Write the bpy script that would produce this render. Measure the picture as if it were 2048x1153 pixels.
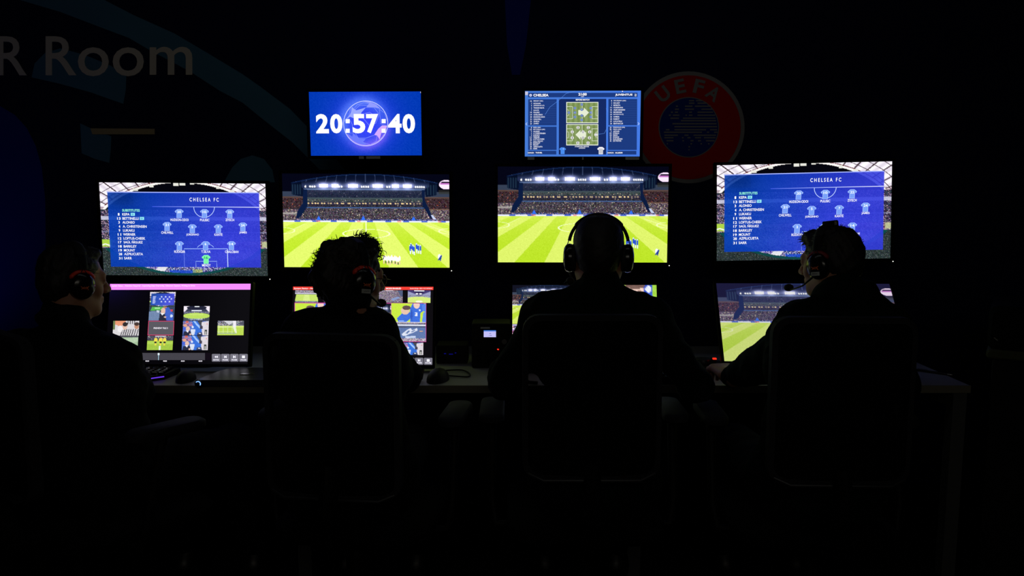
import bpy, math, random
import numpy as np
from mathutils import Vector, Matrix, Euler
for o in list(bpy.data.objects): bpy.data.objects.remove(o)
C = bpy.context.scene.collection
SC = bpy.context.scene
PI = math.pi
# ---------------------------------------------------------------- camera, world, lamps, exposure
F, CX, CY, CAMZ = 1640.0, 1024.0, 576.5, 1.42
PT = math.atan(203/1640.0)
cam = bpy.data.objects.new('camera', bpy.data.cameras.new('camera')); C.objects.link(cam)
cam.location = (0, 0, CAMZ); cam.rotation_euler = (PI/2-PT, 0, 0)
cam.data.sensor_width = 36; cam.data.lens = 36*F/2048; cam.data.clip_start = 0.02
SC.camera = cam
SC.view_settings.view_transform = 'Standard'; SC.view_settings.look = 'None'
SC.view_settings.exposure = 0.0; SC.view_settings.gamma = 1.0; SC.view_settings.use_curve_mapping = False
w = bpy.data.worlds.new('world'); SC.world = w; w.use_nodes = True
w.node_tree.nodes['Background'].inputs[0].default_value = (0.002, 0.003, 0.006, 1)
w.node_tree.nodes['Background'].inputs[1].default_value = 0.2
def lamp(name, kind, loc, rot, energy, col, size=1.0, size_y=None, spot=None):
    l = bpy.data.lights.new(name, kind); l.energy = energy; l.color = col
    if kind == 'AREA':
        l.shape = 'RECTANGLE'; l.size = size; l.size_y = size_y or size
    if kind == 'SPOT':
        l.spot_size = spot; l.spot_blend = 1.0; l.shadow_soft_size = 0.1
    o = bpy.data.objects.new(name, l); C.objects.link(o); o.location = loc; o.rotation_euler = rot
    return o
# fill lamps added to lift the dark room; none is a real fixture
lamp('added_wall_fill', 'AREA', (-0.3, 2.2, 2.72), (math.radians(38), 0, 0), 0.65, (0.9, 0.95, 1.0), 2.6, 0.3)  # added fill standing in for room bounce on the back wall
lamp('added_rear_fill', 'AREA', (0.3, -1.2, 2.3), (math.radians(66), 0, 0), 3.4, (1.0, 0.92, 0.78), 2.6, 0.6)  # added fill from behind the camera for desk edge, chairs and napes
lamp('added_blue_fill', 'SPOT', (-2.6, 3.2, 0.25), Vector((0.05, 0.55, 1.25)).to_track_quat('-Z', 'Y').to_euler(), 1.9, (0.06, 0.12, 1.0), spot=1.1)  # added blue fill that brightens the left end of the back wall

def at(px, py, Y):
    a = (px-CX)/F; b = -(py-CY)/F
    d = Vector((a, math.cos(PT)+b*math.sin(PT), -math.sin(PT)+b*math.cos(PT)))
    return d*(Y/d.y)+Vector((0, 0, CAMZ))
def atz(px, py, z):
    a = (px-CX)/F; b = -(py-CY)/F
    d = Vector((a, math.cos(PT)+b*math.sin(PT), -math.sin(PT)+b*math.cos(PT)))
    return d*((z-CAMZ)/d.z)+Vector((0, 0, CAMZ))
# ---------------------------------------------------------------- colours, materials
def lin(c):
    c = np.asarray(c, float)/255.0
    return np.where(c <= 0.04045, c/12.92, ((c+0.055)/1.055)**2.4)
def mat(name, col, rough=0.6, metal=0.0, bump=0.0, scale=60, var=0.12, coat=0.0, spec=0.5):
    m = bpy.data.materials.new(name); m.use_nodes = True
    nt = m.node_tree; b = nt.nodes['Principled BSDF']; L = nt.links
    tc = nt.nodes.new('ShaderNodeTexCoord')
    n = nt.nodes.new('ShaderNodeTexNoise'); n.inputs['Scale'].default_value = scale; n.inputs['Detail'].default_value = 4
    L.new(tc.outputs['Object'], n.inputs['Vector'])
    mx = nt.nodes.new('ShaderNodeMix'); mx.data_type = 'RGBA'
    c = list(lin(col)); mx.inputs[6].default_value = [x*(1-var) for x in c]+[1]; mx.inputs[7].default_value = [min(1, x*(1+var)) for x in c]+[1]
    L.new(n.outputs['Fac'], mx.inputs[0]); L.new(mx.outputs[2], b.inputs['Base Color'])
    b.inputs['Roughness'].default_value = rough; b.inputs['Metallic'].default_value = metal
    b.inputs['Specular IOR Level'].default_value = spec
    if coat: b.inputs['Coat Weight'].default_value = coat
    if bump:
        bp = nt.nodes.new('ShaderNodeBump'); bp.inputs['Strength'].default_value = bump; bp.inputs['Distance'].default_value = 0.002
        L.new(n.outputs['Fac'], bp.inputs['Height']); L.new(bp.outputs['Normal'], b.inputs['Normal'])
    return m
def emis(name, col, strength=1.0):
    m = bpy.data.materials.new(name); m.use_nodes = True
    nt = m.node_tree; nt.nodes.clear()
    e = nt.nodes.new('ShaderNodeEmission'); o = nt.nodes.new('ShaderNodeOutputMaterial')
    e.inputs[0].default_value = list(lin(col))+[1]; e.inputs[1].default_value = strength
    nt.links.new(e.outputs[0], o.inputs[0]); return m
def screen_mat():
    m = bpy.data.materials.new('lit_screen_picture'); m.use_nodes = True
    nt = m.node_tree; nt.nodes.clear()
    a = nt.nodes.new('ShaderNodeAttribute'); a.attribute_name = 'pic'
    e = nt.nodes.new('ShaderNodeEmission'); o = nt.nodes.new('ShaderNodeOutputMaterial')
    nt.links.new(a.outputs['Color'], e.inputs[0]); e.inputs[1].default_value = 1.1
    nt.links.new(e.outputs[0], o.inputs[0]); return m
M = dict(
    pic=screen_mat(),
    black=mat('black_plastic', (14, 14, 15), 0.6, spec=0.2), bezel=mat('bezel_plastic', (13, 13, 14), 0.8, spec=0.1), mouseshell=mat('matte_mouse_shell', (11, 11, 12), 0.6, spec=0.2),
    rubber=mat('black_rubber', (14, 14, 14), 0.8), gloss=mat('glossy_black_shell', (12, 12, 13), 0.22, coat=0.3),
    grey=mat('dark_grey_metal', (60, 61, 64), 0.4, 0.6), chrome=mat('chrome_metal', (190, 190, 190), 0.25, 1.0),
    pad=mat('ear_pad_leatherette', (12, 12, 12), 0.7, bump=0.3, scale=200),
    red=mat('red_plastic', (255, 62, 24), 0.4, var=0.03), reddull=mat('dull_red_plastic', (135, 22, 20), 0.5, var=0.03), orange=mat('orange_print', (255, 120, 60), 0.6),
    sticker=mat('white_sticker_paper', (200, 205, 200), 0.7), ink=mat('black_marker_ink', (15, 15, 20), 0.8),
    skin=mat('skin', (188, 130, 102), 0.55, bump=0.15, scale=150, var=0.08),
    hair=mat('dark_hair', (20, 15, 12), 0.6, bump=0.5, scale=300, var=0.4), hairb=mat('brown_hair', (26, 20, 15), 0.6, bump=0.5, scale=300, var=0.4),
    jacket=mat('black_jacket_fabric', (14, 15, 17), 0.95, bump=0.4, scale=400, spec=0.1),
    green=mat('dark_green_fleece', (12, 22, 20), 1.0, bump=0.6, scale=300, spec=0.1),
    trouser=mat('dark_trouser_fabric', (16, 17, 22), 0.95, bump=0.3, scale=500, spec=0.1), shoe=mat('black_shoe_leather', (15, 14, 14), 0.4),
    desk=mat('grey_laminate', (150, 150, 145), 0.5, var=0.05, scale=15), deskedge=mat('grey_laminate_edge', (120, 116, 100), 0.6, var=0.06),
    leg=mat('grey_painted_steel', (90, 92, 92), 0.5, 0.2),
    mesh=mat('black_chair_mesh', (10, 10, 10), 0.9, bump=0.6, scale=500, spec=0.1), chairframe=mat('charcoal_chair_frame', (36, 36, 40), 0.8, spec=0.2),
    navy=mat('navy_headband_fabric', (70, 72, 120), 0.8),
    wall=mat('dark_navy_wall_vinyl', (22, 26, 62), 0.9, var=0.1, scale=3, spec=0.1), wallblue=mat('blue_wall_vinyl', (30, 45, 150), 0.9, var=0.05, scale=3, spec=0.1),
    teal=mat('teal_wall_vinyl', (75, 122, 150), 0.9, var=0.15, scale=3, spec=0.1), letter=mat('white_vinyl', (225, 215, 200), 0.8, var=0.05, scale=3),
    bar=mat('beige_vinyl', (185, 165, 125), 0.8, var=0.05, scale=3), emred=mat('red_vinyl', (205, 25, 30), 0.8, var=0.05, scale=3, spec=0.1),
    emblue=mat('royal_blue_vinyl', (25, 55, 150), 0.8, var=0.05, scale=3, spec=0.1), emgrey=mat('silver_vinyl', (150, 150, 150), 0.8, var=0.05, scale=3),
    floor=mat('dark_carpet', (26, 26, 30), 1.0, bump=0.8, scale=300, spec=0.0), ceil=mat('black_ceiling_paint', (14, 14, 16), 0.95, spec=0.0),
    olive=mat('olive_fabric', (60, 64, 34), 0.9, bump=0.5, scale=300), laptop=mat('dark_brushed_case', (70, 70, 74), 0.35, 0.5, var=0.2),
    led=emis('white_led', (255, 250, 240), 1.5), ledblue=emis('blue_led', (90, 170, 255), 2.5), ledred=emis('red_led', (255, 45, 25), 1.4),
    purple=emis('purple_key_light', (110, 60, 235), 1.0), ring=emis('blue_white_ring_light', (130, 180, 255), 1.4), redbar=emis('dim_red_display', (150, 70, 70), 1.0),
    dimblue=emis('dim_blue_led', (12, 12, 110), 0.8),
)
def see_through(m, k):
    nt = m.node_tree; b = nt.nodes['Principled BSDF']; o = [n for n in nt.nodes if n.type == 'OUTPUT_MATERIAL'][0]
    t = nt.nodes.new('ShaderNodeBsdfTransparent'); x = nt.nodes.new('ShaderNodeMixShader'); x.inputs[0].default_value = k
    nt.links.new(b.outputs[0], x.inputs[1]); nt.links.new(t.outputs[0], x.inputs[2]); nt.links.new(x.outputs[0], o.inputs[0])
M['openmesh'] = mat('open_weave_chair_mesh', (10, 10, 10), 0.9, bump=0.6, scale=500, spec=0.1); see_through(M['openmesh'], 0.35)
g = bpy.data.materials.new('clear_lens_glass'); g.use_nodes = True
b = g.node_tree.nodes['Principled BSDF']; b.inputs['Transmission Weight'].default_value = 1; b.inputs['Roughness'].default_value = 0.02; b.inputs['IOR'].default_value = 1.15
nz = g.node_tree.nodes.new('ShaderNodeTexNoise'); rp = g.node_tree.nodes.new('ShaderNodeMapRange'); rp.inputs[3].default_value = 0.01; rp.inputs[4].default_value = 0.04
g.node_tree.links.new(nz.outputs['Fac'], rp.inputs[0]); g.node_tree.links.new(rp.outputs[0], b.inputs['Roughness']); M['lens'] = g
# ---------------------------------------------------------------- mesh helpers
class MB:
    def __init__(s): s.v = []; s.f = []
    def add(s, vs, fs, T=None):
        n = len(s.v)
        s.v += [tuple(T @ Vector(p)) if T else tuple(p) for p in vs]
        s.f += [tuple(i+n for i in f) for f in fs]; return s
    def box(s, lo, hi, T=None, b=0.0):
        if b <= 0:
            x0, y0, z0 = lo; x1, y1, z1 = hi
            return s.add([(x0,y0,z0),(x1,y0,z0),(x1,y1,z0),(x0,y1,z0),(x0,y0,z1),(x1,y0,z1),(x1,y1,z1),(x0,y1,z1)],
                         [(0,3,2,1),(4,5,6,7),(0,1,5,4),(1,2,6,5),(2,3,7,6),(3,0,4,7)], T)
        pts = rrect((lo[0]+hi[0])/2, (lo[2]+hi[2])/2, hi[0]-lo[0], hi[2]-lo[2], b)      # rounded in x-z, chamfered along y
        c = min(b*0.4, (hi[1]-lo[1])*0.3); ctr = ((lo[0]+hi[0])/2, (lo[2]+hi[2])/2)
        sx = 1-2*c/(hi[0]-lo[0]); sz = 1-2*c/(hi[2]-lo[2])
        rings = []
        for y, k in ((lo[1], 1), (lo[1]+c, 0), (hi[1]-c, 0), (hi[1], 1)):
            rings.append([(ctr[0]+(p[0]-ctr[0])*(sx if k else 1), y, ctr[1]+(p[1]-ctr[1])*(sz if k else 1)) for p in pts])
        return s.loft(rings, T)
    def loft(s, rings, T=None, caps=True):
        n = len(rings[0]); vs = [p for r in rings for p in r]; fs = []
        for i in range(len(rings)-1):
            for j in range(n):
                k = (j+1) % n; fs.append((i*n+j, i*n+k, (i+1)*n+k, (i+1)*n+j))
        if caps: fs += [tuple(range(n))[::-1], tuple(range((len(rings)-1)*n, len(rings)*n))]
        return s.add(vs, fs, T)
    def prism(s, pts, y0, y1, T=None):                                                # polygon in x-z extruded along y
        return s.loft([[(p[0], y0, p[1]) for p in pts], [(p[0], y1, p[1]) for p in pts]], T)
    def tube(s, path, r, n=8, T=None, flat=None):
        path = [Vector(p) for p in path]; rings = []; up = None
        for i, p in enumerate(path):
            t = (path[min(i+1, len(path)-1)]-path[max(i-1, 0)]).normalized()
            if up is None: up = Vector((0, 0, 1)) if abs(t.z) < 0.9 else Vector((1, 0, 0))
            a = t.cross(up).normalized(); bb = a.cross(t).normalized(); up = bb
            rr = r[i] if isinstance(r, (list, tuple)) else r
            fl = flat or 1.0
            rings.append([tuple(p+a*math.cos(2*PI*k/n)*rr*fl+bb*math.sin(2*PI*k/n)*rr) for k in range(n)])
        return s.loft(rings, T)
    def lathe(s, prof, n=24, T=None):                                                  # (r, z) about z
        vs = [(r*math.cos(2*PI*k/n), r*math.sin(2*PI*k/n), z) for r, z in prof for k in range(n)]; fs = []
        for i in range(len(prof)-1):
            for j in range(n):
                k = (j+1) % n; fs.append((i*n+j, i*n+k, (i+1)*n+k, (i+1)*n+j))
        fs += [tuple(range(n))[::-1], tuple(range((len(prof)-1)*n, len(prof)*n))]
        return s.add(vs, fs, T)
    def ball(s, c, r, n=16, m=10, T=None):
        rx, ry, rz = (r, r, r) if not hasattr(r, '__len__') else r
        TT = Matrix.Translation(c) @ Matrix.Diagonal((rx, ry, rz, 1))
        if T: TT = T @ TT
        return s.lathe([(max(1e-4, math.sin(PI*i/m)), -math.cos(PI*i/m)) for i in range(m+1)], n, TT)
    def build(s, name, m, parent=None, smooth=False, org=None):
        me = bpy.data.meshes.new(name)
        vs = s.v
        if org is not None: vs = [(p[0]-org[0], p[1]-org[1], p[2]-org[2]) for p in vs]
        me.from_pydata(vs, [], s.f); me.materials.append(m)
        if smooth:
            me.polygons.foreach_set('use_smooth', [True]*len(me.polygons))
            try: me.set_sharp_from_angle(angle=math.radians(50))
            except Exception: pass
        o = bpy.data.objects.new(name, me); C.objects.link(o)
        if parent: o.parent = parent
        elif org is not None: o.location = org
        return o
def rrect(cx, cz, w, h, r, n=5):
    r = min(r, w/2*0.999, h/2*0.999); out = []
    for k, (sx, sz) in enumerate(((1, -1), (1, 1), (-1, 1), (-1, -1))):
        for i in range(n+1):
            a = -PI/2+k*PI/2+i*PI/2/n
            out.append((cx+sx*(w/2-r)+r*math.cos(a), cz+sz*(h/2-r)+r*math.sin(a)))
    return out
def tag(o, label=None, cat=None, group=None, kind=None):
    if label: o['label'] = label
    if cat: o['category'] = cat
    if group: o['group'] = group
    if kind: o['kind'] = kind
    return o
def thing(name, label, cat, loc=(0, 0, 0), rz=0, group=None):
    o = bpy.data.objects.new(name, None); o.empty_display_size = 0.05; C.objects.link(o)
    o.location = loc; o.rotation_euler = (0, 0, rz); return tag(o, label, cat, group)
def copy_tree(o, parent=None):
    c = o.copy(); C.objects.link(c); c.parent = parent
    for ch in [x for x in bpy.data.objects if x.parent == o]: copy_tree(ch, c)
    return c
_tc = {}
def glyphs(s, bold=0.0):
    """text as flat triangles: (N,2) verts, faces, normalised ink box 0..1 with y down"""
    if (s, bold) in _tc: return _tc[(s, bold)]
    cu = bpy.data.curves.new('t', 'FONT'); cu.body = s; cu.offset = bold; cu.resolution_u = 4; cu.fill_mode = 'FRONT'
    o = bpy.data.objects.new('t', cu); C.objects.link(o)
    bpy.context.view_layer.update()
    me = bpy.data.meshes.new_from_object(o.evaluated_get(bpy.context.evaluated_depsgraph_get()))
    v = np.array([p.co[:2] for p in me.vertices]); f = [tuple(p.vertices) for p in me.polygons]
    bpy.data.objects.remove(o); bpy.data.curves.remove(cu); bpy.data.meshes.remove(me)
    lo, hi = v.min(0), v.max(0); asp = (hi[0]-lo[0])/(hi[1]-lo[1])
    v = (v-lo)/(hi-lo); v[:, 1] = 1-v[:, 1]
    _tc[(s, bold)] = (v, f, asp); return _tc[(s, bold)]
def homography(src, dst):
    A = []; B = []
    for (x, y), (u, v) in zip(src, dst):
        A += [[x, y, 1, 0, 0, 0, -u*x, -u*y], [0, 0, 0, x, y, 1, -v*x, -v*y]]; B += [u, v]
    h = np.append(np.linalg.solve(np.array(A, float), np.array(B, float)), 1).reshape(3, 3)
    return lambda x, y: tuple((h @ (x, y, 1))[:2]/(h @ (x, y, 1))[2])
# ---------------------------------------------------------------- pictures shown on the displays: a flat coloured mesh, width 1
class Canvas:
    EPS = 0.0006
    def __init__(s, quad=((0, 0), (1, 0), (1, 1), (0, 1))):
        s.v = []; s.f = []; s.c = []; s.n = 0
        s.map = homography(quad, ((0, 0), (1, 0), (1, 1), (0, 1)))
        q = np.array(quad, float)
        s.sw = (q[1, 0]-q[0, 0]+q[2, 0]-q[3, 0])/2; s.sh = (q[3, 1]-q[0, 1]+q[2, 1]-q[1, 1])/2
    def put(s, uv, faces, cols, layer):
        uv = np.asarray(uv, float); cols = np.asarray(cols, float)
        if cols.ndim == 1: cols = np.tile(cols, (len(uv), 1))
        s.v.append(np.c_[uv[:, 0]-.5, np.full(len(uv), -layer*s.EPS), (.5-uv[:, 1])*9/16])
        s.c.append(lin(cols)); s.f += [tuple(i+s.n for i in f) for f in faces]; s.n += len(uv)
    def raster(s, a, box=(0, 0, 1, 1), layer=0, quadpts=None):
        h, w = a.shape[:2]; u, v = np.meshgrid(np.linspace(0, 1, w), np.linspace(0, 1, h))
        if quadpts is not None:
            q = [s.map(*p) for p in quadpts]
            H = np.array(q)
            P = ((1-u)*(1-v))[..., None]*H[0]+(u*(1-v))[..., None]*H[1]+(u*v)[..., None]*H[2]+((1-u)*v)[..., None]*H[3]
            uv = P.reshape(-1, 2)
        else:
            uv = np.c_[(box[0]+u*(box[2]-box[0])).ravel(), (box[1]+v*(box[3]-box[1])).ravel()]
        i, j = np.meshgrid(np.arange(h-1), np.arange(w-1), indexing='ij'); k = (i*w+j).ravel()
        s.put(uv, np.c_[k, k+w, k+w+1, k+1].tolist(), np.clip(a.reshape(-1, 3), 0, 400), layer)
    def poly(s, pts, col, layer=1, raw=False):
        uv = pts if raw else [s.map(*p) for p in pts]
        s.put(uv, [tuple(range(len(pts)))[::-1]], col, layer)
    def rect(s, x0, y0, x1, y1, col, layer=1): s.poly([(x0, y0), (x1, y0), (x1, y1), (x0, y1)], col, layer)
    def line(s, pts, wd, col, layer=2, col2=None):
        P = [np.array(s.map(*p))*(1, 9/16) for p in pts]; W = wd/s.sw; vs = []; cs = []; fs = []
        for i, p in enumerate(P):
            t = P[min(i+1, len(P)-1)]-P[max(i-1, 0)]; t = t/np.hypot(*t); n = np.array([-t[1], t[0]])*W/2
            vs += [(p+n)*(1, 16/9), (p-n)*(1, 16/9)]
            k = i/(len(P)-1); c = np.array(col, float)*(1-k)+np.array(col if col2 is None else col2, float)*k; cs += [c, c]
        for i in range(len(P)-1): fs.append((2*i, 2*i+1, 2*i+3, 2*i+2))
        s.put(vs, fs, cs, layer)
    def arc(s, cx, cy, rx, ry, a0, a1, wd, col, layer=2, n=24):
        s.line([(cx+rx*math.cos(math.radians(a0+(a1-a0)*i/n)), cy+ry*math.sin(math.radians(a0+(a1-a0)*i/n))) for i in range(n+1)], wd, col, layer)
    def disc(s, cx, cy, rx, ry, col, layer=2, n=14):
        s.poly([(cx+rx*math.cos(2*PI*i/n), cy+ry*math.sin(2*PI*i/n)) for i in range(n)], col, layer)
    def text(s, t, x0, y0, x1, y1, col=(255, 255, 255), bold=0.02, layer=4):
        v, f, asp = glyphs(t, bold)
        cu, cv = s.map((x0+x1)/2, (y0+y1)/2); W = (x1-x0)/s.sw; H = (y1-y0)/s.sh
        s.put(np.c_[cu+(v[:, 0]-.5)*W, cv+(v[:, 1]-.5)*H], f, col, layer)
    def mesh(s, name):
        me = bpy.data.meshes.new(name); V = np.concatenate(s.v); c = np.concatenate(s.c)
        me.from_pydata(V.tolist(), [], s.f); at_ = me.attributes.new('pic', 'FLOAT_COLOR', 'POINT')
        at_.data.foreach_set('color', np.c_[c, np.ones(len(c))].astype(np.float32).ravel()); me.materials.append(M['pic'])
        return me
rng = np.random.default_rng(5)
def uvgrid(w, h):
    return np.meshgrid((np.arange(w)+.5)/w, (np.arange(h)+.5)/h)
def blend(a, mask, col, k=1.0):
    m = (np.asarray(mask, float)*k)[..., None]; a[:] = a*(1-m)+np.asarray(col, float)*m
def inpoly(U, V, pts):
    ins = np.zeros(U.shape, bool); n = len(pts)
    for i in range(n):
        x0, y0 = pts[i]; x1, y1 = pts[(i+1) % n]
        if y0 == y1: continue
        c = ((y0 > V) != (y1 > V)) & (U < (x1-x0)*(V-y0)/(y1-y0)+x0); ins ^= c
    return ins
def speck(a, mask, base, amp, hot=0.03, hotcol=(255, 235, 200)):
    h, w = mask.shape; n = rng.normal(0, 1, (h, w, 1))*amp+rng.normal(0, 1, (h, w, 3))*amp*.35
    c = np.asarray(base, float)+n; c[rng.random((h, w)) < hot] = hotcol
    a[mask] = np.clip(c, 0, 255)[mask]
def soft(x, e0, e1):
    t = np.clip((x-e0)/(e1-e0), 0, 1); return t*t*(3-2*t)
def paint(w, h, ops, noise=6, bg=(0, 0, 0)):
    U, V = uvgrid(w, h); a = np.zeros((h, w, 3))+np.array(bg, float)
    for op in ops:
        k = op[0]
        if k == 'r': blend(a, (U >= op[1]) & (V >= op[2]) & (U < op[3]) & (V < op[4]), op[5])
        elif k == 'e': blend(a, ((U-op[1])/op[3])**2+((V-op[2])/op[4])**2 < 1, op[5])
        elif k == 'p': blend(a, inpoly(U, V, op[1]), op[2])
        elif k == 's': speck(a, (U >= op[1]) & (V >= op[2]) & (U < op[3]) & (V < op[4]), op[5], op[6])
    return np.clip(a+rng.normal(0, noise, (h, w, 1)), 0, 255)
# wide shot of a stadium pitch (coordinates: x 70..1750, y 90..1030)
def wide_picture(w=336, h=189):
    U, V = uvgrid(w, h); X = 70+U*1680; Y = 90+V*940; a = np.zeros((h, w, 3)); a[:] = (4, 5, 20)
    rim = 92+88*((X-905)/740)**2*1.0
    roof = (Y > rim) & (abs(X-895) < 735) & (Y < 330)
    blend(a, roof, (5, 13, 34)); blend(a, roof & (Y > rim+18+30*((X-905)/740)**2), (8, 16, 40))
    blend(a, (abs(Y-rim-6) < 5) & (abs(X-895) < 735), (14, 32, 70))
    for k in range(-7, 8):
        x0 = 905+k*95; xx = x0+(Y-110)*k*0.07
        blend(a, (abs(X-xx) < 3) & (Y > rim) & (Y < 175) & roof, (60, 75, 110), .7)
    glow = np.exp(-((Y-212)/38)**2)*(abs(X-905) < 640); blend(a, np.ones_like(U, bool), (110, 120, 170), 0); a += (glow*34)[..., None]*np.array((.8, .9, 1.2))
    blend(a, (Y > 240) & (Y < 252) & (abs(X-895) < 620), (70, 90, 130))
    speck(a, (Y > 252) & (Y < 330) & (abs(X-890) < 590), (30, 36, 58), 10, .008, (120, 120, 140))
    a += (np.exp(-((Y-235)/40)**2)*(abs(X-905) < 600)*14)[..., None]
    blend(a, (Y > 330) & (Y < 374) & (abs(X-890) < 590), (62, 76, 82)); speck(a, (Y > 345) & (Y < 372) & (abs(X-890) < 590), (56, 64, 66), 24, .008)
    blend(a, (Y > 374) & (Y < 396) & (abs(X-890) < 590), (45, 42, 66))
    for i in range(36):
        x = 335+i*32+rng.normal(0, 5); b = rng.uniform(.5, 1)
        blend(a, ((X-x)/10)**2+((Y-386)/5.5)**2 < 1, (255, 225, 160), b)
    speck(a, (Y > 396) & (Y < 424) & (abs(X-890) < 590), (40, 38, 50), 20, .006)
    blend(a, (Y > 422) & (Y < 434) & (abs(X-890) < 600), (60, 90, 140)); 
    speck(a, (Y >= 434) & (Y < 556) & (X > 250-(Y-434)*.5) & (X < 1480+(Y-434)*.75), (62, 54, 64), 30, .014)
    for s_, xe in ((-1, 70), (1, 1750)):
        m = (X < 280) if s_ < 0 else (X > 1490)
        blend(a, m & (Y > 270) & (Y < 320), (50, 60, 80)); blend(a, m & (Y > 318) & (Y < 345), (120, 90, 75), .7)
        speck(a, m & (Y > 335) & (Y < 440), (52, 34, 40), 22, .01, (230, 110, 70)); blend(a, m & (Y > 436) & (Y < 450), (110, 85, 70) if s_ > 0 else (50, 45, 55))
        speck(a, m & (Y > 450) & (Y < 566), (80, 66, 78), 36, .05)
        if s_ < 0: blend(a, m & (Y > 478) & (Y < 500) & (X < 240), (170, 165, 160), .8)
    blend(a, inpoly(X, Y, [(275, 250), (320, 250), (318, 420), (250, 520), (200, 550), (215, 470), (275, 380)]), (11, 27, 62))
    blend(a, inpoly(X, Y, [(1470, 250), (1500, 250), (1500, 350), (1590, 540), (1560, 540), (1475, 400)]), (11, 26, 60))
    blend(a, inpoly(X, Y, [(1560, 500), (1580, 500), (1640, 570), (1600, 570)]), (190, 200, 230))
    blend(a, inpoly(X, Y, [(162, 180), (285, 240), (275, 320), (165, 300)]), (8, 18, 42))
    blend(a, inpoly(X, Y, [(1500, 240), (1625, 180), (1620, 300), (1510, 320)]), (8, 18, 42))
    for x in (175, 200, 225, 250, 1530, 1560, 1590, 1612): blend(a, (abs(X-x) < 3) & (Y > 200) & (Y < 300), (28, 48, 68))
    speck(a, (Y > 542) & (Y < 558) & (X > 200) & (X < 1620), (56, 64, 120), 50, .05, (255, 200, 160))
    blend(a, (Y > 556) & (Y < 574), (225, 228, 250)); blend(a, (Y > 556) & (Y < 574) & ((np.floor(X/61) % 3) == 0), (40, 70, 200), .8)
    blend(a, (Y > 556) & (Y < 574) & ((np.floor(X/37) % 11) == 0), (240, 120, 110), .6)
    for fx, fy in ((430, 540), (878, 535), (1385, 542)): blend(a, inpoly(X, Y, [(fx-25, 555), (fx, fy-28), (fx+8, fy-18), (fx+22, 555)]), (50, 110, 235))
    # grass
    n = (X-907)/(0.41*(Y-300)); st = np.floor(n+.25) % 2
    gr = Y >= 572
    G1 = np.array((182, 220, 38.)); G2 = np.array((216, 236, 104.)); base = G1+(G2-G1)*st[..., None]
    far = np.exp(-(Y-572)/130)[..., None]; base = base*(1-far*.55)+np.array((222, 240, 112.))*far*.55
    base = base+rng.normal(0, 5, (h, w, 1)); a[gr] = base[gr]
    L = (246, 252, 215)
    blend(a, gr & (abs(X-907) < 5) , L, .9*1)
    r = np.sqrt(((X-907)/235)**2+((Y-688)/45)**2); blend(a, gr & (abs(r-1) < .038), L, .85)
    for cx in (60, 1790):
        r = np.sqrt(((X-cx)/(125 if cx < 900 else 150))**2+((Y-660)/(30))**2); blend(a, gr & (abs(r-1) < .06), L, .7)
    blend(a, gr & (abs(Y-(700-(X-70)*.5)) < 3) & (X < 290) & (X > 180), L, .5)
    blend(a, gr & (abs(Y-(600+(X-1515)*.32)) < 3) & (X > 1515) , L, .5)
    for i in range(11):                                  # players
        x = 1080+i*16; y = 925+rng.normal(0, 4); blend(a, ((X-x)/10)**2+((Y-y-12)/27)**2 < 1, (250, 245, 240)); blend(a, (abs(X-x-2) < 5) & (abs(Y-y-55) < 14), (60, 60, 70) if i % 2 else (235, 190, 170))
        if i % 3 == 0: blend(a, ((X-x)/5)**2+((Y-y+14)/6)**2 < 1, (235, 190, 80))
    for i in range(8):
        x = 1346+i*15+rng.normal(0, 4); y = 830-(14 if i in (1, 5) else 0)+rng.normal(0, 4)-8; blend(a, ((X-x)/9)**2+((Y-y-10)/32)**2 < 1, (40, 80, 205)); blend(a, (abs(X-x-1) < 4) & (abs(Y-y-52) < 16), (235, 240, 250))
        blend(a, ((X-x+2)/6)**2+((Y-y+18)/6)**2 < 1, (225, 235, 255))
    blend(a, ((X-1645)/16)**2+((Y-915)/24)**2 < 1, (240, 244, 255)); blend(a, inpoly(X, Y, [(1660, 900), (1672, 905), (1655, 970), (1650, 950), (1625, 955), (1640, 930)]), (30, 60, 150))
    # lamps
    for cx, cw, big in ((305, 8, 0), (378, 34, 0), (485, 44, 1), (600, 34, 1), (660, 26, 0), (780, 50, 1), (905, 44, 0), (1028, 52, 1), (1140, 24, 0), (1205, 36, 1), (1325, 44, 1), (1455, 52, 0)):
        if big:
            r = ((X-cx)/cw)**2+((Y-210)/24)**2; a += (np.exp(-r*.6)*230)[..., None]*np.array((.95, .93, 1.12))
            for k in range(max(3, cw//8)):
                for yy in (202, 220): blend(a, ((X-(cx-cw+cw/max(3, cw//8)+k*2*cw/max(3, cw//8)))/8.5)**2+((Y-yy)/10)**2 < 1, (255, 252, 255))
        else:
            for k in range(max(1, cw//9)):
                x = cx-cw+k*2*cw/max(1, cw//9)+6; blend(a, ((X-x)/8)**2+((Y-220)/10)**2 < 1, (240, 245, 255))
            a += (np.exp(-((X-cx)/cw)**2-((Y-218)/16)**2)*60)[..., None]
    r = ((X-1715)/70)**2+((Y-195)/46)**2; blend(a, (r < 1), (250, 225, 255)); blend(a, (r < .8) & (abs(Y-172) < 9), (30, 20, 40)); blend(a, (r < .8) & (abs(Y-188) < 6), (190, 110, 190))
    blend(a, (X > 1640) & (Y > 250) & (Y < 290), (50, 50, 40), .6)
    return np.clip(a, 0, 255)
WIDE = wide_picture()
def mini(a, w, h):
    i = (np.arange(h)*a.shape[0]//h); j = (np.arange(w)*a.shape[1]//w); return a[i][:, j]
LQ = ((90, 86), (1838, 92), (1865, 1068), (145, 1045))
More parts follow.
